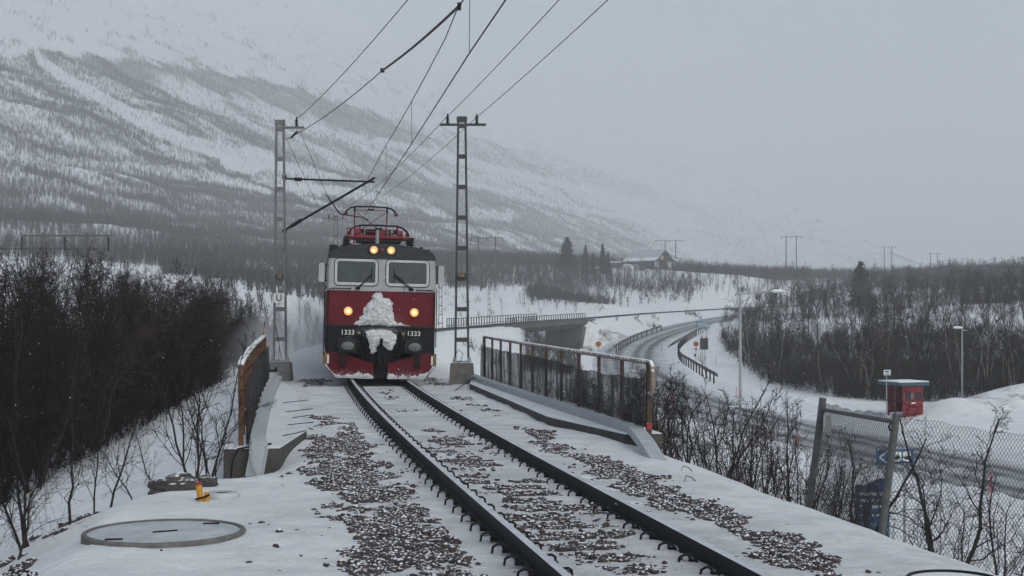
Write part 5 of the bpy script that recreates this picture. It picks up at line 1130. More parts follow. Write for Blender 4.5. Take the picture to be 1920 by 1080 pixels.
# local x runs along the open front, -y faces the road; the end wall with the windows stands at +x ... seen from the railway
wl, dp, hh = 1.8, 1.75, 2.25
def planks(mb, a, b, z0, z1, n, t=0.04):
    a = Vector((*a, 0)); b = Vector((*b, 0)); nrm = Vector((0, 0, 1)).cross(b - a).normalized()
    for i in range(n):
        p = a.lerp(b, (i + 0.5) / n); L_ = (b - a).length / n; mb.box((p.x, p.y, (z0 + z1) / 2), (L_ * 0.94, t, z1 - z0), math.atan2((b - a).y, (b - a).x))
        if i: p = a.lerp(b, i / n) + nrm * 0.012; mb.box((p.x, p.y, (z0 + z1) / 2), (L_ * 0.3, t, z1 - z0), math.atan2((b - a).y, (b - a).x))
EX = -wl / 2                                             # end wall facing the camera
mb = MB()                                               # wall with two window holes: below, above, between
ys_ = -dp / 2
planks(mb, (EX, -dp / 2), (EX, dp / 2), 0.0, 1.18, 14); planks(mb, (EX, -dp / 2), (EX, dp / 2), 1.82, hh, 14)
for a, b in ((-dp / 2, -dp / 2 + 0.12), (-dp / 2 + 0.72, -dp / 2 + 0.92), (dp / 2 - 0.22, dp / 2)): planks(mb, (EX, a), (EX, b), 1.18, 1.82, 2)
mb.build('end_wall', M['redpaint'], o)
for a, b in ((-dp / 2 + 0.12, -dp / 2 + 0.72), (-dp / 2 + 0.92, dp / 2 - 0.22)):
    mb = MB(); mb.box((EX + 0.01, (a + b) / 2, 1.5), (0.02, b - a, 0.64)); wn = mb.build('window', mat('shelter_glass', (0.02, 0.014, 0.016), 0.15), o)
    mb = MB(); mb.box((EX - 0.035, (a + b) / 2, 1.82), (0.03, b - a + 0.08, 0.05)); mb.box((EX - 0.035, (a + b) / 2, 1.18), (0.03, b - a + 0.08, 0.05)); mb.build('frame', M['redpaint'], wn)
mb = MB(); mb.box((EX - 0.03, 0.10, 1.52), (0.02, 0.13, 0.46)); mb.build('poster', mat('poster_grey', (0.15, 0.17, 0.17), 0.5), o)
mb = MB(); mb.box((EX - 0.045, 0.0, 1.02), (0.02, 0.40, 0.11)); mb.build('notice', M['signwhite'], o)
mb = MB(); planks(mb, (-wl / 2, -dp / 2), (wl / 2, -dp / 2), 0.0, hh, 18); mb.build('rear_wall', M['redpaint'], o)
mb = MB(); planks(mb, (wl / 2, -dp / 2), (wl / 2, dp / 2), 0.25, hh, 14); mb.build('end_wall', M['redpaint'], o)
mb = MB()
for q in (wl / 2 - 0.05, 0.0): mb.box((q, dp / 2 - 0.05, hh / 2), (0.10, 0.10, hh))
mb.build('corner_post', M['redpaint'], o)
mb = MB(); mb.box((0, -dp / 2 + 0.25, 0.45), (wl - 0.2, 0.35, 0.05)); mb.build('bench', M['wood'], o)
mb = MB(); mb.box((0.05, 0.1, hh + 0.16), (wl + 0.7, dp + 0.9, 0.24)); rf_ = mb.build('roof', M['bluepaint'], o)
mb = MB(); mb.box((0.05, 0.1, hh + 0.155), (wl + 0.73, dp + 0.93, 0.03)); mb.box((EX + 0.02, 0, hh - 0.11), (0.06, dp + 0.02, 0.30)); mb.build('fascia', mat('shelter_blue_dark', (0.02, 0.07, 0.12), 0.65), rf_)
mb = MB(); mb.box((0.05, 0.1, hh + 0.315), (wl + 0.64, dp + 0.84, 0.07)); mb.build('snow_cap', M['snow_cover'], rf_)
SH = (x_, y_, z_)
x_, y_, _ = P(1662, 768, 101.5); o = thing('bus_stop_sign', 'small white bus stop sign on a thin pole left of the red shelter', 'bus stop sign', (x_, y_, h1(x_, y_)))
zt = P(1662, 693, 101.5)[2]; mb = MB(); mb.tube([(x_, y_, h1(x_, y_) - 0.2), (x_, y_, zt)], 0.035, 8); mb.build('pole', M['lampgrey'], o)
c = P(1663.5, 698.5, 101.3); mb = MB(); mb.box(c, (0.48, 0.03, 0.38)); pn = mb.build('panel', M['signwhite'], o)
mb = MB(); mb.box((c[0] - 0.02, c[1] - 0.02, c[2] + 0.06), (0.27, 0.01, 0.12)); mb.box((c[0], c[1] - 0.02, c[2] - 0.11), (0.30, 0.01, 0.07)); mb.build('symbol', M['signdeep'], pn)

# ------------------------------------------------------------------ far railway bridge
o = thing('railway_bridge', 'concrete railway bridge with picket railings over the side road', 'bridge', T(200, 0, -1))
M['farcon'] = mat('bridge_concrete', (0.10, 0.10, 0.105), 0.85, var=0.25, scale=0.6); M['fardark'] = mat('bridge_railing', (0.05, 0.052, 0.056), 0.7)
by_ = np.linspace(196, 248, 27)
mb = MB(); v = []
for y in by_:
    for d, z in ((-3.3, -0.1), (3.3, -0.1), (3.3, -0.62), (2.6, -1.35), (-2.6, -1.35), (-3.3, -0.62)): v.append(T(y, d, z))
f = [(i * 6 + j, i * 6 + (j + 1) % 6, (i + 1) * 6 + (j + 1) % 6, (i + 1) * 6 + j) for i in range(len(by_) - 1) for j in range(6)] + [(0, 1, 2, 3, 4, 5), tuple(range(len(v) - 6, len(v)))]
mb.add(v, f); mb.build('deck', M['farcon'], o)
for y0_, y1_ in ((196, 203), (239, 248)):
    mb = MB(); mb.beam(T(y0_, 0, -4.3), T(y1_, 0, -4.3), 6.3, 6.0); mb.build('abutment', M['farcon'], o)
for y0_, sg, yy in ((243.5, 1, 5.5), (200, 1, -7)):
    a, b, c_ = Vector(T(y0_, 3.1, -0.15)), Vector(T(y0_, 3.1, -7)), Vector(T(y0_ + yy * 1.4, 8.5, -5.0)); mb = MB(); mb.prism([a, b, c_ + Vector((0, 0, -2)), c_], (0.4, -0.3, 0)); mb.build('wing_wall', M['farcon'], o)
mb = MB(); p = T(222, 0, 0); mb.box((p[0], p[1], p[2] - 4.3), (0.6, 3.4, 6.0)); mb.build('pier', M['farcon'], o)
for d, y0_, y1_ in ((3.25, 190, 241), (-3.25, 183, 234)):
    mb = MB(); ys_ = np.arange(y0_, y1_, 1.0 if d > 0 else 1.3)
    mb.tube([T(y, d, 1.02) for y in ys_], 0.045, 5); mb.tube([T(y, d, 0.12) for y in ys_], 0.04, 5)
    mb.build('hand_rail', M['fardark'], o)
    for k_, y in enumerate(np.arange(y0_, y1_, 1.45)):
        p = T(y, d, 0); mb = MB(); mb.box((p[0], p[1], p[2] + 0.47), (0.13, 0.10, 1.25)); mb.build('picket', M['fardark'], o)

# ------------------------------------------------------------------ chalet on the hill
x_, y_, _ = P(1216, 498, 480); z_ = h1(x_, y_) - 0.3
o = thing('timber_house', 'dark timber house with swept snowy roof and a pale gable front', 'house', (x_, y_, z_), R(38), world=False)
Lh, Wh = 14.0, 7.6; zE, zM, zR = 2.7, 3.7, 6.3
mb = MB(); mb.box((0, 0, 1.35), (Wh, Lh, 2.7)); mb.build('wall', M['housedark'], o)
mb = MB(); mb.box((-Wh / 2 + 0.9, -Lh / 2 - 0.03, 1.35), (1.9, 0.08, 2.6)); mb.box((Wh / 2 - 1.0, -Lh / 2 - 0.03, 1.35), (2.0, 0.08, 2.6)); mb.build('white_panel', M['housewhite'], o)
prof_ = [(-Wh / 2 - 1.5, zE - 0.3), (-Wh / 2 + 0.5, zM - 0.4), (-Wh / 2 + 1.8, zM + 1.0), (0, zR), (Wh / 2 - 1.8, zM + 1.0), (Wh / 2 - 0.5, zM - 0.4), (Wh / 2 + 1.5, zE - 0.3)]
mb = MB(); y0_, y1_ = -Lh / 2 - 1.2, Lh / 2 + 0.8
v = [(x, y, z) for y in (y0_, y1_) for x, z in prof_] + [(x, y, z + 0.22) for y in (y0_, y1_) for x, z in prof_]; n_ = 7
f = [(i, i + 1, 7 + i + 1, 7 + i) for i in range(6)] + [(14 + i, 14 + i + 1, 21 + i + 1, 21 + i) for i in range(6)] + [(i, i + 1, 14 + i + 1, 14 + i) for i in range(6)] + [(7 + i, 7 + i + 1, 21 + i + 1, 21 + i) for i in range(6)] + [(0, 7, 21, 14), (6, 13, 27, 20)]
mb.add(v, f); rf_ = mb.build('roof', M['roofsnow'], o)
mb = MB()
for s_ in (1, -1):
    q = prof_[:3] if s_ > 0 else prof_[:3]
    for i in range(2):
        (xa, za), (xb, zb) = prof_[i], prof_[i + 1]; 
        if i == 0: mb.add([(s_ * xa, y0_ + .1, za + 0.24), (s_ * xb, y0_ + .1, zb + 0.24), (s_ * xb, y1_ - .1, zb + 0.24), (s_ * xa, y1_ - .1, za + 0.24), (s_ * xa, y0_ + .1, za + 0.5), (s_ * xb, y0_ + .1, zb + 0.42), (s_ * xb, y1_ - .1, zb + 0.42), (s_ * xa, y1_ - .1, za + 0.5)], [(0, 1, 2, 3), (4, 5, 6, 7), (0, 1, 5, 4), (1, 2, 6, 5), (2, 3, 7, 6), (3, 0, 4, 7)])
mb.build('snow_cap', M['snow_cover'], rf_)
mb = MB(); mb.prism([(x, -Lh / 2 - 0.9, z - 0.02) for x, z in prof_], (0, 0.2, 0)); gb = mb.build('gable', M['housedark'], o)
mb = MB(); mb.lathe((-1.3, -Lh / 2 - 0.93, 3.6), [(0.62, 0), (0.62, 0.04), (0, 0.05)], 18, axis='Y'); rw = mb.build('round_window', M['housewhite'], gb)
mb = MB(); mb.lathe((-1.3, -Lh / 2 - 0.985, 3.6), [(0.45, 0), (0, 0.01)], 18, axis='Y'); mb.build('pane', mat('warm_wood_panel', (0.35, 0.25, 0.14), 0.6), rw)
mb = MB(); mb.box((-Wh / 2 + 1.15, -Lh / 2 - 0.09, 1.5), (0.8, 0.06, 1.9)); mb.build('door', mat('pale_blue_paint', (0.14, 0.30, 0.46), 0.6), o)
for q in (-4.5, -2.4, 0.2, 2.6):
    mb = MB(); mb.box((-Wh / 2 - 0.03, q, 1.5), (0.06, 1.3, 1.2)); wn = mb.build('window', M['housewhite'], o); mb = MB()
    for k_ in (-0.3, 0.3): mb.box((-Wh / 2 - 0.065, q + k_, 1.5), (0.03, 0.5, 1.0))
    mb.build('pane', M['glass'], wn)
x_, y_, _ = P(1192, 499, 470); z_ = h1(x_, y_)
o = thing('parked_car', 'pale snow covered car parked by the side of the timber house', 'car', (x_, y_, z_), R(8), world=False)
mb = MB(); mb.prism([(-2.1, -0.85, 0.35), (2.1, -0.85, 0.35), (2.1, -0.85, 0.8), (1.2, -0.85, 0.9), (0.7, -0.85, 1.4), (-1.2, -0.85, 1.4), (-1.9, -0.85, 0.95), (-2.1, -0.85, 0.9)], (0, 1.7, 0)); mb.build('body', M['frame'], o)
mb = MB(); mb.prism([(0.95, -0.87, 0.95), (0.62, -0.87, 1.32), (-1.1, -0.87, 1.32), (-1.6, -0.87, 0.95)], (0, 1.74, 0)); mb.build('window', M['glass'], o)
mb = MB(); mb.box((-0.25, 0, 1.46), (1.9, 1.5, 0.14)); mb.build('snow_cap', M['snow_cover'], o)
for q in (-1.3, 1.35):
    for s_ in (-1, 1): mb = MB(); mb.lathe((q, s_ * 0.8, 0.32), [(0.33, -0.1), (0.33, 0.1), (0, 0.1)], 14, axis='Y'); mb.build('wheel', M['rubber'], o)
x_, y_, _ = P(1153, 497, 470); z_ = h1(x_, y_)
o = thing('shed', 'low pale snowed in shed left of the timber house', 'shed', (x_, y_, z_))
mb = MB(); mb.box((x_, y_, z_ + 0.9), (3.4, 3, 1.8)); mb.build('wall', M['farcon'], o); mb = MB(); mb.prism([(x_ - 2, y_ - 1.8, z_ + 1.8), (x_ + 2, y_ - 1.8, z_ + 1.8), (x_ + 1.9, y_ - 1.8, z_ + 2.15), (x_ - 1.9, y_ - 1.8, z_ + 2.15)], (0, 3.6, 0)); mb.build('roof', M['snow_cover'], o)
x_, y_, _ = P(1175, 499, 462); z_ = h1(x_, y_)
mb = MB(); mb.lathe((x_, y_, z_ - 0.5), [(2.6, 0), (2.3, 1.2), (1.6, 2.1), (0.6, 2.5), (0, 2.55)], 18); tag(mb.build('snow_mound', M['snow_cover'], None, org=(x_, y_, z_ - 0.5), smooth=True), 'rounded white snow mound in front of the timber house', 'snow mound')

# ------------------------------------------------------------------ power line portals
M['pole'] = mat('power_pole', (0.10, 0.09, 0.088), 0.9, var=0.2, scale=1)
def portal(px_l, px_r, py_top, dist, label, arm=None, r_=0.16, ins=False):
    xa, y_, zt = P(px_l, py_top, dist); xb = P(px_r, py_top, dist)[0]; o = thing('power_pylon', label, 'power pylon', (xa, y_, h1(xa, y_)), group='power line pylons')
    for x in (xa, xb): mb = MB(); mb.tube([(x, y_, h1(x, y_) - 0.4), (x, y_, zt + 0.3)], [r_ * 1.15, r_ * 0.85], 8); mb.build('pole', M['pole'], o)
    a0, a1 = arm or (px_l - (px_r - px_l) * 0.45, px_r + (px_r - px_l) * 0.45); ax0, ax1 = P(a0, py_top, dist)[0], P(a1, py_top, dist)[0]
    mb = MB(); mb.box(((ax0 + ax1) / 2, y_ - r_, zt), (ax1 - ax0, 0.13, 0.17)); mb.build('crossarm', M['pole'], o)
    for x in (ax0 + 0.1, (ax0 + ax1) / 2, ax1 - 0.1):
        mb = MB(); n_ = 7 if ins else 4
        for q in range(n_): mb.lathe((x, y_ - r_, zt - 0.3 - q * 0.2), [(0.05, 0), (0.15, 0.03), (0.15, 0.07), (0.05, 0.2)], 8)
        mb.build('insulator', M['dark'], o)
    return o
portal(80, 163, 442, 140, 'near power pylon with long insulators above the left thicket', (40, 206), ins=True)
portal(897, 929, 446, 375, 'power pylon with thin poles above the far bridge', r_=0.19)
portal(1247, 1263 + 4, 451, 640, 'power pylon behind the gable of the timber house', (1228, 1281), r_=0.22)
portal(1474, 1493, 444, 600, 'largest power pylon on the right skyline', (1465, 1504), r_=0.22)
portal(1658, 1672, 463, 800, 'second power pylon from the left on the right skyline', (1652, 1680), r_=0.25)
portal(1745, 1758, 475, 930, 'third power pylon from the left on the right skyline', (1739, 1764), r_=0.28)
portal(1815, 1827, 489, 1150, 'faint fourth power pylon on the right skyline', (1809, 1832), r_=0.3)
portal(1883, 1893, 498, 1350, 'faintest power pylon near the right edge of the skyline', (1878, 1899), r_=0.3)
for k_, px_ in enumerate((40, 122, 206)):
    a = P(px_, 466, 140); wire('power_line', ['lowest', 'middle', 'farthest'][k_] + ' conductor of the power line, running left from the near pylon', sag(a, (a[0] - 60, a[1] - 40 + k_ * 4, a[2] + 1.0), 0.8), 0.02, cat='power line', group=None)
# ------------------------------------------------------------------ trees
def gen_birch(seed, h, stems=1, lv=(16, 6, 4), r0=0.06, spread=0.8, twig=0.006, lean=0.1, straight=0.5, droop=0.0, start=0.15):
    """bare birch: returns (trunk verts, faces, crown verts, faces); every branch is a tapered three-sided tube"""
    rg = random.Random(seed); tv, tf, cv, cf = [], [], [], []
    def tube(V, Fc, pts, r_a, r_b, n):
        b = len(V); k = len(pts)
        for i, p in enumerate(pts):
            t = (pts[min(i + 1, k - 1)] - pts[max(i - 1, 0)]).normalized(); x = t.orthogonal().normalized(); y = t.cross(x); r = r_a + (r_b - r_a) * i / (k - 1)
            for j in range(n): a = 2 * math.pi * j / n; q = p + x * (r * math.cos(a)) + y * (r * math.sin(a)); V.append((q.x, q.y, q.z))
        for i in range(k - 1):
            for j in range(n): Fc.append((b + i * n + j, b + i * n + (j + 1) % n, b + (i + 1) * n + (j + 1) % n, b + (i + 1) * n + j))
    def grow_(p, d, L, r, lev):
        ns = (9, 5, 4, 3)[lev]; pts = [p]; dd = d.normalized()
        wob = (0.16, 0.22, 0.28, 0.32)[lev] * (1.3 - straight)
        for i in range(ns):
            dd = (dd + Vector((rg.gauss(0, wob), rg.gauss(0, wob), rg.gauss(0, wob) + (0.10 if lev < 2 else 0.02 - droop)))).normalized(); pts.append(pts[-1] + dd * (L / ns))
        r_end = max(twig * 0.6, r * (0.22 if lev == 0 else 0.35))
        if lev == 0: tube(tv, tf, pts, r, r_end, 6)
        else: tube(cv, cf, pts, r, r_end, 3)
        if lev >= len(lv): return
        nb = lv[lev]
        for k in range(nb):
            t = start + (1 - start) * ((k + rg.random()) / nb) if lev == 0 else 0.15 + 0.85 * (k + rg.random()) / nb
            f_ = t * ns; i = min(int(f_), ns - 1); q = pts[i].lerp(pts[i + 1], f_ - i); ax = (pts[i + 1] - pts[i]).normalized()
            az = rg.uniform(0, 6.283); o_ = ax.orthogonal().normalized(); o_ = Matrix.Rotation(az, 3, ax) @ o_
            ang = rg.uniform(0.45, 0.95) * spread
            nd = ax * math.cos(ang) + o_ * math.sin(ang)
            if lev == 0: Lc = L * rg.uniform(0.28, 0.48) * (1.15 - 0.75 * t)
            else: Lc = L * rg.uniform(0.3, 0.62) * (1.1 - 0.5 * t)
            rr_ = max(twig, (r + (r_end - r) * t) * (0.45 if lev == 0 else 0.55))
            grow_(q, nd, Lc, rr_, lev + 1)
    for s in range(stems):
        a = rg.uniform(0, 6.283); ln = rg.uniform(0.3, 1) * lean * (1 if stems == 1 else 2.2)
        grow_(Vector((math.cos(a) * 0.10 * (stems > 1), math.sin(a) * 0.10 * (stems > 1), -0.15)), Vector((math.cos(a) * ln, math.sin(a) * ln, 1)), h * rg.uniform(0.8, 1.0) if s else h, r0 * rg.uniform(0.7, 1) if s else r0, 0)
    return tv, tf, cv, cf
def tree_proto(name, mt_, mc_, **kw):
    tv, tf, cv, cf = gen_birch(**kw); a = npmesh('trunk', tv, tf, mt_, smooth=True); b = npmesh('crown', cv, cf, mc_)
    zmax = max(p[2] for p in cv); return (a, b, zmax, len(cf))
def put_tree(name, proto, x, y, z, s, rz, label, cat, group=None, sxy=None):
    o = bpy.data.objects.new(name, None); COL.objects.link(o); o.location = (x, y, z); o.rotation_euler = (0, 0, rz); o.scale = (s * (sxy or 1), s * (sxy or 1), s); o.empty_display_size = 0.2
    tag(o, label, cat, group); link('trunk', proto[0], o); link('crown', proto[1], o); return o

thick = [tree_proto('t', M['bark'], M['twig'], seed=100 + i, h=5.6, stems=(1, 2, 3, 1, 2, 3)[i], lv=((24, 8, 5), (16, 7, 5), (12, 7, 5))[(1, 2, 3, 1, 2, 3)[i] - 1], r0=0.06, twig=0.0068, spread=0.95, straight=0.3, lean=0.16, start=0.08) for i in range(6)]
belt = [tree_proto('b', (M['birch'], M['bark'], M['bark'])[i % 3], M['twig'], seed=200 + i, h=6.0, stems=(1, 2, 1, 3, 1, 2)[i], lv=(15, 6, 4) if i % 2 == 0 else (11, 6, 4), r0=0.075, twig=0.0125, spread=0.8, straight=0.6, lean=0.10, start=0.22) for i in range(6)]
shrub = [tree_proto('s', M['bark'], M['twig'], seed=300 + i, h=2.4, stems=6, lv=(7, 5, 3), r0=0.022, twig=0.0042, spread=0.75, straight=0.45, lean=0.30, start=0.1) for i in range(4)]
sapling = [tree_proto('p', M['bark'], M['twig'], seed=400 + i, h=2.6, stems=(1, 2, 3)[i % 3], lv=(13, 6, 3), r0=0.026, twig=0.0035, spread=0.8, straight=0.35, lean=0.2, start=0.15) for i in range(5)]
gnarl = [tree_proto('g', M['bark'], M['twig'], seed=500 + i, h=3.2, stems=(2, 3, 1)[i % 3], lv=(11, 5, 4), r0=0.045, twig=0.0048, spread=1.05, straight=0.0, lean=0.28, start=0.2) for i in range(3)]
print('faces', [p[3] for p in thick + belt + shrub + sapling + gnarl])

ntree = 0
def top_of(px_):
    return float(np.interp(px_, [-400, 0, 60, 110, 160, 210, 300, 360, 420, 455, 480, 520], [470, 490, 455, 440, 455, 478, 500, 505, 530, 560, 600, 655]))
rg = random.Random(11)
# the dark thicket left of the track
placed = []
tries = 0
while len(placed) < 118 and tries < 9000:
    tries += 1; y = 19 + 95 * rg.random() ** 1.25; s_ = float(tslope(y)); d = -6.4 - 36 * rg.random() ** 1.5; c_ = 1 / math.hypot(1, s_); x = float(TX(y)) + d * c_
    px_ = HX + x / y * F
    if px_ < -330 or px_ > 492: continue
    if len(placed) < 40 and (d < -9.5 or y > 75): continue           # a closed front row along the foot of the bank
    z = h1(x, y); py_ = HY - (z - CZ) / y * F
    if any((x - a) ** 2 + (y - b) ** 2 < (0.55 if y < 60 else 1.4) ** 2 for a, b in placed): continue
    edge = np.interp(px_, [-300, 0, 60, 200, 330, 440, 492], [1000, 965, 925, 845, 770, 702, 672])
    if py_ > edge - 4: continue
    top = top_of(px_) + rg.choice((0, 10, 22, 35, 60, 90)) * rg.random(); h = CZ + (HY - top) * y / F - z
    if d > -8: h *= 0.8 + 0.2 * rg.random()
    h = min(max(h, 1.7), 9.5)
    if h >= 9.5 and y > 95: continue
    pr = rg.choice(thick); placed.append((x, y))
    put_tree('birch_tree', pr, x, y, z - 0.05, h / pr[2], rg.uniform(0, 6.28), 'bare dark birch growing in the dense thicket left of the track', 'tree', 'birches of the dark thicket left of the track', sxy=min(1.25, max(0.75, 5.6 / h)) if h > 5.6 else 1.0)
ext = 0; tries = 0
while ext < 26 and tries < 4000:
    tries += 1; y = 52 + 62 * rg.random(); px_ = rg.uniform(395, 497); x = (px_ - HX) * y / F; s_ = float(tslope(y)); d = (x - float(TX(y))) / math.hypot(1, s_)
    if d > -5.4 or any((x - a) ** 2 + (y - b) ** 2 < 0.8 ** 2 for a, b in placed): continue
    z = h1(x, y); h = CZ + (HY - (top_of(px_) + rg.uniform(0, 45))) * y / F - z; h = min(max(h, 1.6), 7); placed.append((x, y)); ext += 1; pr = rg.choice(thick)
    put_tree('birch_tree', pr, x, y, z - 0.05, h / pr[2], rg.uniform(0, 6.28), 'bare dark birch growing in the dense thicket left of the track', 'tree', 'birches of the dark thicket left of the track')
print('thicket', len(placed), tries)
low = []; tries = 0
while len(low) < 22 and tries < 3000:
    tries += 1; y = rg.uniform(27, 62); s_ = float(tslope(y)); d = rg.uniform(5.0, 10.5); x = float(TX(y)) + d / math.hypot(1, s_); px_ = HX + x / y * F
    if not 900 < px_ < 1260 or any((x - a) ** 2 + (y - b) ** 2 < 1 for a, b in low): continue
    z = h1(x, y); h = CZ + (HY - rg.uniform(668, 720) - max(0, 1000 - px_) * 0.12) * y / F - z
    if h < 1.2 or h > 7: continue
    low.append((x, y)); pr = rg.choice(thick); put_tree('birch_tree', pr, x, y, z - 0.05, h / pr[2], rg.uniform(0, 6.28), 'bare birch growing below the bridge behind the black netting', 'tree', 'birches below the netted railing')
print('below', len(low))
# undergrowth of the thicket: uncountable brushwood between the stems
def brush(name, n, sampler, size, m, label, seed, tw=0.009, blades=9):
    r2 = np.random.default_rng(seed); X, Y, S = sampler(r2, n); Z = H(X, Y); n = len(X)
    base = np.stack([X, Y, Z], 1); V = []; Fq = []
    nb = blades
    a = r2.uniform(0, 2 * np.pi, (n, nb)); el = r2.uniform(0.15, 1.35, (n, nb)); L = S[:, None] * r2.uniform(0.35, 1.0, (n, nb))
    st = r2.uniform(0, 0.55, (n, nb)) * S[:, None]
    off = r2.normal(0, 0.12, (n, nb, 2)) * S[:, None, None]
    p0 = base[:, None, :] + np.stack([off[..., 0], off[..., 1], st - 0.05], 2)
    d = np.stack([np.cos(a) * np.cos(el), np.sin(a) * np.cos(el), np.sin(el)], 2)
    p2 = p0 + d * L[..., None] + np.stack([r2.normal(0, .06, (n, nb)), r2.normal(0, .06, (n, nb)), 0.12 * np.ones((n, nb))], 2) * L[..., None]
    p1 = (p0 + p2) / 2 + r2.normal(0, 0.06, (n, nb, 3)) * L[..., None]
    wv = np.stack([-np.sin(a), np.cos(a), np.zeros_like(a)], 2); wu = np.stack([np.zeros_like(a), np.zeros_like(a), np.ones_like(a)], 2)
    sd_ = wv * (tw * S[:, None, None] / 1.5)
    q = np.stack([p0 - sd_, p0 + sd_, p1 - sd_ * 0.7, p1 + sd_ * 0.7, p2], 2).reshape(-1, 3)
    k = (np.arange(n * nb) * 5)[:, None, None]
    f = (np.array([[0, 1, 3], [0, 3, 2], [2, 3, 4]])[None] + k).reshape(-1, 3)
    return tag(link(name, npmesh(name, q, f, m)), label, name.replace('_', ' '), kind='stuff')
def samp_thicket(r, n):
    y = 18 + 95 * r.random(n) ** 1.3; d = -6.5 - 34 * r.random(n) ** 1.4; s_ = tslope(y); c_ = 1 / np.sqrt(1 + s_ * s_); x = TX(y) + d * c_; px_ = HX + x / y * F
    z = H(x, y); py_ = HY - (z - CZ) / y * F; edge = np.interp(px_, [-300, 0, 60, 200, 330, 440, 492], [1000, 965, 925, 845, 770, 702, 672])
    k = (px_ > -330) & (px_ < 492) & (py_ < edge - 2); tp = np.interp(px_, [-400, 0, 110, 300, 420, 455, 480, 520], [560, 560, 545, 560, 575, 600, 630, 660])
    s = np.clip((CZ + (HY - tp) * y / F - z) * 0.62, 0.5, 3.0) * r.uniform(0.4, 1.0, n)
    return x[k], y[k], s[k]
brush('brushwood', 3100, samp_thicket, 1, M['twig'], 'tangled bare brushwood filling the thicket left of the track', 21, tw=0.010, blades=22)

def samp_foot(r, n):
    y = r.uniform(14, 70, n); d = r.uniform(-6.9, -4.7, n); s_ = tslope(y); c_ = 1 / np.sqrt(1 + s_ * s_); x = TX(y) + d * c_; px_ = HX + x / y * F
    k = (r.random(n) < sm(-5.0, -6.9, d)) & (px_ < 470) & (fbm(x / 1.6, y / 4, 2, 12) > 0.40) & (y > 16); return x[k], y[k], r.uniform(0.35, 1.1, k.sum())
brush('low_scrub', 520, samp_foot, 1, M['twig'], 'thin low twigs straggling down the snowy left flank of the bank', 27, tw=0.005, blades=10)
# countable small bushes and saplings in the open
def at(px_, py_, dist): x, y, _ = P(px_, py_, dist); return x, y, h1(x, y)
for i, (px_, py_, dist, hh_, kind, lab) in enumerate((
    (372, 905, 18.6, 2.3, shrub[0], 'many stemmed bare shrub standing behind the dark boulder'),
    (405, 900, 19.0, 1.3, sapling[1], 'slender bare sapling between the shrub and the end of the left slab'),
    (130, 965, 15.6, 1.9, sapling[0], 'bare sapling with forked stem at the left edge of the bank'),
    (60, 985, 15.0, 2.0, sapling[2], 'crooked bare sapling nearest the left edge of the picture'),
    (250, 940, 16.4, 1.0, sapling[3], 'low bare bush above the chamber lid'),
    (190, 950, 16.0, 1.5, sapling[4], 'thin bare sapling above the heap of dusted stones'),
    (290, 935, 17.3, 1.25, sapling[0], 'fine twigged bush left of the streaky boulder'),
    (20, 1000, 14.4, 1.4, sapling[1], 'thin twiggy bush in the lower left corner by the bank'),
    (-60, 1010, 14.6, 2.2, sapling[2], 'bare sapling leaning in from the left edge of the picture'))):
    x, y, z = at(px_, py_, dist); put_tree('bare_shrub', kind, x, y, z - 0.03, hh_ / kind[2], i * 1.3, lab, 'shrub')
# bushes on the right bank below the railing end
right_b = [(1290, 868, 24, 1.75, shrub[1], 'dense bare bush just right of the near end of the netted railing'), (1340, 880, 25, 1.95, shrub[2], 'widest bare bush in front of the curving road'),
    (1265, 850, 26, 1.4, shrub[3], 'small bare bush half behind the end of the railing'), (1388, 890, 24, 1.5, shrub[0], 'twiggy bush in front of the foot of the tall street lamp'), (1425, 905, 23, 1.35, shrub[3], 'low bush between the street lamp and the leaning post'),
    (1470, 925, 22, 1.6, sapling[4], 'upright bare saplings right of the street lamp'), (1500, 930, 21.5, 1.3, shrub[1], 'dark bush just left of the leaning fence post'), (1545, 965, 20.0, 1.1, shrub[2], 'low dark bush right behind the leaning post'),
    (1600, 1000, 19.2, 1.7, gnarl[0], 'gnarled bare bush standing in front of the blue board'), (1618, 1015, 18.8, 1.1, gnarl[1], 'gnarled bare bush just behind the second fence post'), (1720, 1045, 18.4, 1.5, gnarl[2], 'crooked bare bush right of the second fence post'),
    (1790, 1060, 17.6, 2.2, gnarl[0], 'tall crooked sapling behind the wire mesh'), (1760, 1050, 18.6, 1.0, shrub[0], 'low tangle of twigs at the foot of the wire mesh'), (1880, 1060, 17.9, 1.5, gnarl[1], 'crooked bare bush near the right edge of the picture'),
    (1570, 985, 19.6, 0.9, shrub[3], 'low twigs behind the bottom of the wire mesh'), (1690, 1040, 18.6, 0.9, shrub[1], 'fine low twigs around the foot of the second post'), (1450, 880, 27, 1.4, shrub[0], 'bush on the slope below the bus shelter side'), (1410, 870, 28, 1.3, sapling[1], 'thin bush before the road right of the street lamp'), (1330, 850, 32, 1.8, sapling[2], 'upright saplings behind the widest bush')]
for i, (px_, py_, dist, hh_, kind, lab) in enumerate(right_b):
    x, y, z = at(px_, py_, dist); ztop = CZ + (HY - (py_ - hh_ * F / dist)) * dist / F; hreal = max(0.9, ztop - z)
    put_tree('bare_shrub', kind, x, y, z - 0.03, hreal / kind[2], i * 0.9, lab, 'shrub', sxy=min(1.3, max(0.8, hh_ / hreal * 1.35)))
def samp_right(r, n):
    y = r.uniform(19, 44, n); d = 4.6 + 7.5 * r.random(n) ** 1.1; s_ = tslope(y); c_ = 1 / np.sqrt(1 + s_ * s_); x = TX(y) + d * c_; px_ = HX + x / y * F
    k = (px_ > 840) & (px_ < 1640); return x[k], y[k], r.uniform(0.5, 1.5, k.sum())
brush('scrub_twigs', 420, samp_right, 1, M['twig'], 'bare scrub twigs covering the right flank of the embankment', 22, tw=0.006, blades=14)
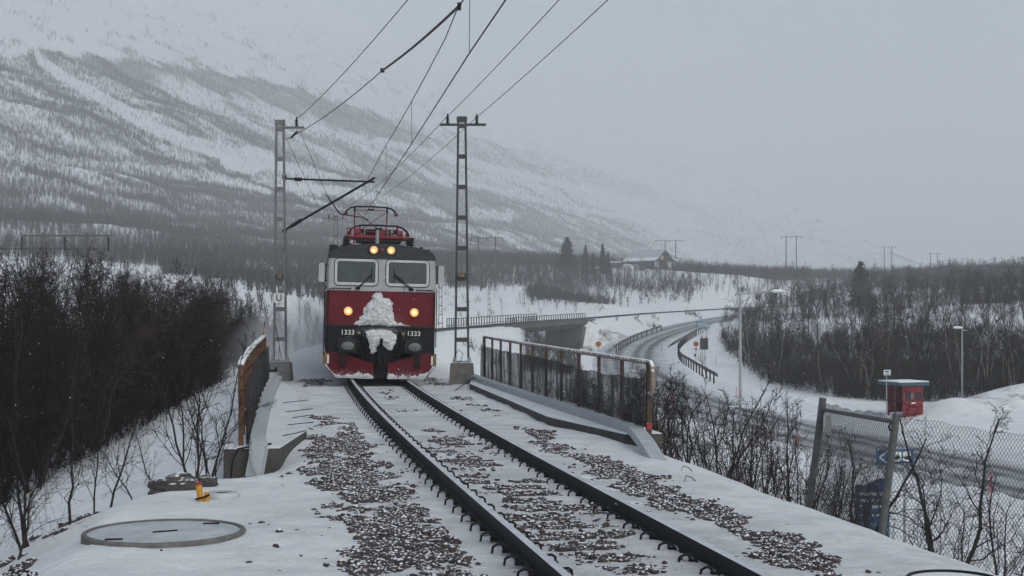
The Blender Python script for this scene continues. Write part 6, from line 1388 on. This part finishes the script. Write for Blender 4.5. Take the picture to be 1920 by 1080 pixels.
# birch belt on the right hillside
rg = random.Random(5); cnt = 0; tries = 0; pl = []
LAB = ['bare birch in the dark lower belt behind the red shelter', 'bare birch on the snowy slope above the lower belt', 'bare birch of the upper belt on the right skyline']
while cnt < 152 and tries < 20000:
    tries += 1; y = 112 + 190 * rg.random() ** 1.6; px_ = rg.uniform(1330, 2060); x = (px_ - HX) * y / F; z = h1(x, y); py_ = HY - (z - CZ) / y * F
    lft = np.interp(py_, [500, 560, 620, 660, 700, 725, 745, 755], [1380, 1370, 1345, 1362, 1405, 1450, 1560, 1650])
    if px_ < lft or py_ > 752: continue
    dr_, _ = near_poly(np.array([x]), np.array([y]), ROAD)
    if dr_[0] < 9 or math.hypot(x - SH[0], y - SH[1]) < 3.4: continue
    cl = 0
    if 578 < py_ < 640: cl = 1
    if py_ <= 578: cl = 2
    if cl == 1 and rg.random() < 0.62: continue
    if cl == 2 and rg.random() < 0.1: continue
    if any((x - a) ** 2 + (y - b) ** 2 < 1.3 ** 2 for a, b in pl): continue
    pl.append((x, y)); pr = rg.choice(belt); h = rg.uniform(4.6, 6.8) * (0.8 if cl == 1 else 1)
    put_tree('birch_tree', pr, x, y, z - 0.1, h / pr[2], rg.uniform(0, 6.28), LAB[cl], 'tree', ['birches of the lower belt behind the shelter', 'birches on the snowy slope', 'birches on the right skyline'][cl]); cnt += 1
print('belt', cnt, tries)
# the rest of the right-hand wood, one mass of smaller birches up to the skyline
mini = [gen_birch(seed=700 + i, h=5.5, stems=(1, 2)[i % 2], lv=(13, 5, 3), r0=0.07, twig=0.016, spread=0.85, straight=0.5, lean=0.12, start=0.15) for i in range(4)]
def wood_mass(name, pts, label, seed):
    r_ = np.random.default_rng(seed); V = []; Fq = []; n0 = 0; q_ = []
    for (x, y, z, s_) in pts:
        tv, tf, cv, cf = mini[r_.integers(4)]; a = r_.uniform(0, 6.28); v = np.array(tv + cv) * s_; c_, s2 = math.cos(a), math.sin(a)
        f4 = np.r_[np.array(tf), np.array(cf) + len(tv)] + n0; V.append(np.c_[v[:, 0] * c_ - v[:, 1] * s2 + x, v[:, 0] * s2 + v[:, 1] * c_ + y, v[:, 2] + z]); Fq.append(f4); n0 += len(v)
    return tag(link(name, npmesh(name, np.concatenate(V), np.concatenate(Fq), M['twig'])), label, 'birch wood', kind='stuff')
pts_ = []; tries = 0
while len(pts_) < 620 and tries < 30000:
    tries += 1; y = 150 + 400 * rg.random() ** 0.9; px_ = rg.uniform(1385, 2080); x = (px_ - HX) * y / F; z = h1(x, y); py_ = HY - (z - CZ) / y * F
    if y < 230 and 575 < py_ < 650 and rg.random() < 0.8: continue
    if py_ > 690 or near_poly(np.array([x]), np.array([y]), ROAD)[0][0] < 9: continue
    if y > 300 and px_ < 1430: continue
    pts_.append((x, y, z - 0.1, rg.uniform(0.6, 1.25)))
wood_mass('birch_wood', pts_, 'dark bare birch wood covering the right hillside up to the skyline', 9)
print('mass', len(pts_))
def samp_belt(r, n):
    y = 112 + 200 * r.random(n) ** 1.3; px_ = r.uniform(1330, 2060, n); x = (px_ - HX) * y / F; z = H(x, y); py_ = HY - (z - CZ) / y * F
    lft = np.interp(py_, [500, 560, 620, 660, 700, 725, 745, 755], [1380, 1370, 1345, 1362, 1405, 1450, 1560, 1650]); dr_, _ = near_poly(x, y, ROAD)
    k = (px_ > lft) & (py_ < 754) & (dr_ > 8) & ((py_ < 572) | (py_ > 632) | (r.random(n) < 0.22)) & (np.hypot(x - SH[0], y - SH[1]) > 3.2)
    return x[k], y[k], r.uniform(0.9, 2.3, k.sum())
brush('brushwood', 11000, samp_belt, 1, M['twig'], 'bare brushwood between the birches of the right hillside', 23, tw=0.018, blades=16)

# conifers
def gen_spruce(seed, h, w, bushy=0.0):
    r = np.random.default_rng(seed); tv = [(0.10 * math.cos(a) * k, 0.10 * math.sin(a) * k, z) for z, k in ((-.3, 1.4), (h * 0.5, 0.8), (h, 0.1)) for a in np.arange(6) * 1.047]
    tf = [(i * 6 + j, i * 6 + (j + 1) % 6, (i + 1) * 6 + (j + 1) % 6, (i + 1) * 6 + j) for i in range(2) for j in range(6)]
    V = []; Fq = []
    for lev in np.arange(0.06, 1.0, 0.028):
        rad = w * ((1 - lev) ** (0.75 if not bushy else 0.45)) * r.uniform(0.75, 1.15); nb = int(7 + 6 * (1 - lev))
        for k in range(nb):
            a = r.uniform(0, 6.283); L = rad * r.uniform(0.6, 1.1); z0 = h * lev + r.normal(0, .08)
            for m_ in range(7):
                t = (m_ + 1) / 7; c = np.array([math.cos(a) * L * t, math.sin(a) * L * t, z0 - 0.28 * L * t * t]); s_ = 0.10 + 0.22 * L * (1 - t * 0.6) * 0.5
                for q in range(3):
                    o_ = r.normal(0, s_ * 0.5, 3); d1 = r.normal(0, s_, 3); d2 = r.normal(0, s_, 3) * np.array([1, 1, 0.5]); b = len(V); V += [c + o_, c + o_ + d1, c + o_ + d2]; Fq.append((b, b + 1, b + 2))
    return npmesh('trunk', tv, tf, M['bark']), npmesh('crown', V, Fq, M['needle']), h, len(Fq)
sp = [gen_spruce(1, 8.5, 2.0), gen_spruce(2, 7.5, 1.6), gen_spruce(3, 6.5, 2.4, 1)]
for px_, pb, pt, dist, k_, lab in ((1063, 506, 446, 445, 2, 'broad dark conifer standing apart, farthest left of the timber house'), (1098, 506, 459, 440, 0, 'pointed dark spruce left of the tallest pair by the timber house'), (1130, 508, 458, 445, 1, 'slim dark spruce nearest the timber house'), (1112, 508, 474, 436, 1, 'small dark spruce between two taller ones beside the house'), (1140, 508, 472, 440, 0, 'low dark spruce in front of the snowed in shed'),
                             (1614, 560, 492, 300, 2, 'bushy dark conifer rising above the right skyline')):
    x, y, z = at(px_, pb, dist); zt = P(px_, pt, dist)[2]; s_ = max(0.6, (zt - z) / sp[k_][2]); put_tree('spruce_tree', sp[k_], x, y, z, s_, px_ * 0.7, lab, 'tree', sxy=1.0)

# ------------------------------------------------------------------ far woods (one mass): thousands of small bare birches on the fells
def far_wood(name, X, Y, Hh, seed, label, nb=11, tw=1.0):
    r = np.random.default_rng(seed); n = len(X); Z = H(X, Y); dist = np.hypot(X, Y)
    wd = np.maximum(0.02, dist * 0.00006) * tw
    a = r.uniform(0, 2 * np.pi, (n, nb)); t = r.uniform(0.06, 0.62, (n, nb)); L = np.minimum(0.52, 1.0 - t) * r.uniform(0.55, 1.05, (n, nb)) * Hh[:, None]
    el = r.uniform(0.65, 1.35, (n, nb))
    base = np.stack([X, Y, Z - 0.1], 1); lean = r.normal(0, 0.07, (n, 2))
    ax = np.stack([lean[:, 0], lean[:, 1], np.ones(n)], 1)
    p0 = base[:, None] + ax[:, None] * (t * Hh[:, None])[..., None]
    p1 = p0 + np.stack([np.cos(a) * np.cos(el), np.sin(a) * np.cos(el), np.sin(el)], 2) * L[..., None]
    s = np.stack([-np.sin(a), np.cos(a), np.zeros_like(a)], 2) * wd[:, None, None]; s2 = np.stack([np.ones_like(a), np.zeros_like(a), np.zeros_like(a)], 2) * wd[:, None, None] * 0.8
    tri = np.stack([p0 - s2, p0 + s2, p1], 2).reshape(-1, 3); f1 = np.arange(n * nb * 3).reshape(-1, 3)
    e = np.array([1.0, 0, 0]); T0 = np.stack([base - e * wd[:, None] * 1.6, base + e * wd[:, None] * 1.6, base + ax * Hh[:, None] * 0.8], 1).reshape(-1, 3)
    v = np.r_[tri, T0]; f = np.r_[f1, np.arange(n * 3).reshape(-1, 3) + len(tri)]
    return tag(link(name, npmesh(name, v, f, M['farwood'])), label, 'birch wood', kind='stuff')
r = np.random.default_rng(33)
def fells(n, y0, y1, pw):
    y = y0 + (y1 - y0) * r.random(n) ** pw; u = r.uniform(-0.47, 0.42, n); x = u * y; z = H(x, y); d = wood_density(x, y, z); px_, py_ = photo_xy(x, y, z)
    dr_, _ = near_poly(x, y, ROAD); s_ = tslope(y); dd_ = np.abs(x - TX(y)) / np.sqrt(1 + s_ * s_); k = (r.random(n) < d) & (dr_ > 10) & ((dd_ > 9) | (y > 470)) & (np.hypot(x - 46, y - 480) > 15)
    k &= ~((y < 330) & (px_ > 1330)); k &= (py_ < np.where((px_ > 985) & (px_ < 1300), 562, 548)) | (r.random(n) < 0.12)
    knoll = (np.abs(px_ - 900) < 105) & (py_ > 536) & (py_ < 600); k &= ~knoll | (r.random(n) < 0.25)
    return x[k], y[k]
x1, y1 = fells(60000, 250, 640, 0.8); far_wood('birch_wood', x1, y1, r.uniform(3.0, 6.4, len(x1)), 1, 'bare birch wood on the lower slopes behind the railway', nb=16)
x2, y2 = fells(230000, 640, 1300, 0.85); far_wood('birch_wood', x2, y2, r.uniform(2.6, 5.2, len(x2)), 2, 'bare birch wood in dark bands across the middle of the fell', nb=11)
x3, y3 = fells(220000, 1300, 3600, 0.9); far_wood('birch_wood', x3, y3, r.uniform(3.0, 6.0, len(x3)), 3, 'faint birch wood high and far along the misty fell', nb=7, tw=1.3)
def glade(n):
    y = 92 + 170 * r.random(n) ** 0.8; px_ = r.uniform(380, 640, n); x = (px_ - HX) * y / F; s_ = tslope(y); dd_ = (x - TX(y)) / np.sqrt(1 + s_ * s_); k = (dd_ < -6.5) & (r.random(n) < 0.25 + 0.6 * sm(.4, .6, fbm(x / 12, y / 12, 3, 91))); return x[k], y[k]
x4, y4 = glade(900); far_wood('birch_wood', x4, y4, r.uniform(2.0, 4.4, len(x4)), 4, 'bare birches thinning out in the snow whirl left of the train', nb=26, tw=1.5)
print('far', len(x1), len(x2), len(x3))
def samp_verge(r, n):
    y = r.uniform(258, 470, n); d = r.uniform(4, 8.5, n); s_ = tslope(y); c_ = 1 / np.sqrt(1 + s_ * s_); x = TX(y) + d * c_; k = fbm(x / 14, y / 14, 2, 4) > 0.40; return x[k], y[k] - d[k] * s_[k] * c_[k], r.uniform(0.5, 1.6, k.sum())
brush('verge_scrub', 1500, samp_verge, 1, M['farwood'], 'low grey scrub along the far railway line', 24, tw=0.05, blades=8)
def samp_knoll(r, n):
    y = r.uniform(120, 300, n); px_ = r.uniform(820, 1330, n); x = (px_ - HX) * y / F; s_ = tslope(y); dd_ = (x - TX(y)) / np.sqrt(1 + s_ * s_); dr_, _ = near_poly(x, y, ROAD)
    k = (np.abs(dd_) > 4.5) & (dr_ > 8) & (fbm(x / 9, y / 9, 3, 8) > 0.5); return x[k], y[k], r.uniform(0.4, 1.6, k.sum())
def samp_under(r, n):
    y = r.uniform(150, 214, n); px_ = r.uniform(985, 1118, n); x = (px_ - HX) * y / F; dr_, _ = near_poly(x, y, ROAD); k = (dr_ > 6.5); return x[k], y[k], r.uniform(0.6, 2.0, k.sum())
def samp_mid(r, n):
    y = r.uniform(235, 470, n); px_ = r.uniform(300, 1440, n); x = (px_ - HX) * y / F; z = H(x, y); py_ = HY - (z - CZ) / y * F; s_ = tslope(y); dd_ = np.abs(x - TX(y)) / np.sqrt(1 + s_ * s_); dr_, _ = near_poly(x, y, ROAD)
    k = (dd_ > 7) & (dr_ > 9) & (py_ < 572) & (fbm(x / 26, y / 40, 4, 14) > 0.40) & (np.hypot(x - 46, y - 480) > 14) & ~((np.abs(px_ - 900) < 90) & (py_ > 540)) & ~((np.abs(px_ - 1345) < 45) & (py_ > 540)); return x[k], y[k], r.uniform(0.7, 2.6, k.sum())
brush('slope_scrub', 9000, samp_mid, 1, M['farwood'], 'grey brown birch scrub on the lower slope behind the railway', 28, tw=0.045, blades=12)
brush('slope_scrub', 700, samp_under, 1, M['farwood'], 'dark scrub in front of the mouth of the far bridge', 26, tw=0.03, blades=14)
brush('slope_scrub', 1500, samp_knoll, 1, M['farwood'], 'sparse bare scrub on the snowy slopes around the far bridge', 25, tw=0.03, blades=9)

# ------------------------------------------------------------------ falling snow, snow whirled up by the train, haze
r = np.random.default_rng(77); n = 2600; y = 9 + 40 * r.random(n) ** 0.8; x = r.uniform(-0.42, 0.42, n) * y; z = CZ + r.uniform(-0.24, 0.28, n) * y
k = z > H(x, y) + 0.1; x, y, z = x[k], y[k], z[k]; n = len(x); sz = r.uniform(0.0022, 0.0048, n)
oc = np.array([(1, 0, 0), (-1, 0, 0), (0, 1, 0), (0, -1, 0), (0, 0, 1), (0, 0, -1)]) * np.array([1, 1, 1.9]); of = np.array([(0, 2, 4), (2, 1, 4), (1, 3, 4), (3, 0, 4), (2, 0, 5), (1, 2, 5), (3, 1, 5), (0, 3, 5)])
v = (np.stack([x, y, z], 1)[:, None] + oc[None] * sz[:, None, None]); v[:, :, 0] += oc[None, :, 2] * sz[:, None] * -0.5
tag(link('falling_snow', npmesh('falling_snow', v.reshape(-1, 3), (of[None] + (np.arange(n) * 6)[:, None, None]).reshape(-1, 3), M['snow_cover'])), 'sparse snowflakes falling through the air', 'snow', kind='stuff')
def volume(name, lo, hi, dens, col, label, noise_=None, aniso=0.0):
    mb = MB(); mb.box([(a + b) / 2 for a, b in zip(lo, hi)], [b - a for a, b in zip(lo, hi)]); o = mb.build(name, VM(name, dens, col, noise_, aniso), None); return tag(o, label, 'haze', kind='stuff')
def VM(name, dens, col, noise_, aniso):
    m = bpy.data.materials.new(name); m.use_nodes = True; n = m.node_tree.nodes; l = m.node_tree.links; n.remove(n['Principled BSDF']); pv = n.new('ShaderNodeVolumePrincipled'); l.new(pv.outputs[0], n['Material Output'].inputs['Volume'])
    pv.inputs['Color'].default_value = (*col, 1); pv.inputs['Density'].default_value = dens; pv.inputs['Anisotropy'].default_value = aniso
    if noise_:
        c, rad, sc = noise_; tc = n.new('ShaderNodeTexCoord'); mp = n.new('ShaderNodeMapping'); mp.vector_type = 'POINT'; l.new(tc.outputs['Object'], mp.inputs['Vector'])
        mp.inputs['Location'].default_value = tuple(-c[i] / rad[i] for i in range(3)); mp.inputs['Scale'].default_value = tuple(1 / q for q in rad)
        ln = n.new('ShaderNodeVectorMath'); ln.operation = 'LENGTH'; l.new(mp.outputs[0], ln.inputs[0]); mr = n.new('ShaderNodeMapRange'); mr.inputs[1].default_value = 1.0; mr.inputs[2].default_value = 0.1; l.new(ln.outputs['Value'], mr.inputs[0])
        nz = n.new('ShaderNodeTexNoise'); nz.inputs['Scale'].default_value = sc; nz.inputs['Detail'].default_value = 3; l.new(tc.outputs['Object'], nz.inputs['Vector']); m2 = n.new('ShaderNodeMapRange'); m2.inputs[1].default_value = 0.35; m2.inputs[2].default_value = 0.75; l.new(nz.outputs[0], m2.inputs[0])
        mu = n.new('ShaderNodeMath'); mu.operation = 'MULTIPLY'; l.new(mr.outputs[0], mu.inputs[0]); l.new(m2.outputs[0], mu.inputs[1]); m3 = n.new('ShaderNodeMath'); m3.operation = 'MULTIPLY'; l.new(mu.outputs[0], m3.inputs[0]); m3.inputs[1].default_value = dens; l.new(m3.outputs[0], pv.inputs['Density'])
    return m
if WHIRL:
    volume('blowing_snow', (-10.2, 40.5, -1.2), (-4.2, 62, 3.0), 0.8, (0.96, 0.97, 1.0), 'white cloud of snow whirled up along the left flank of the train', ((-6.9, 49, 0.2), (2.6, 9.5, 2.2), 0.6))
if HAZE: volume('haze', (-2600, -200, -14), (2600, 7000, 1000), HAZE, (0.965, 0.98, 1.0), 'pale snowy haze filling the valley')
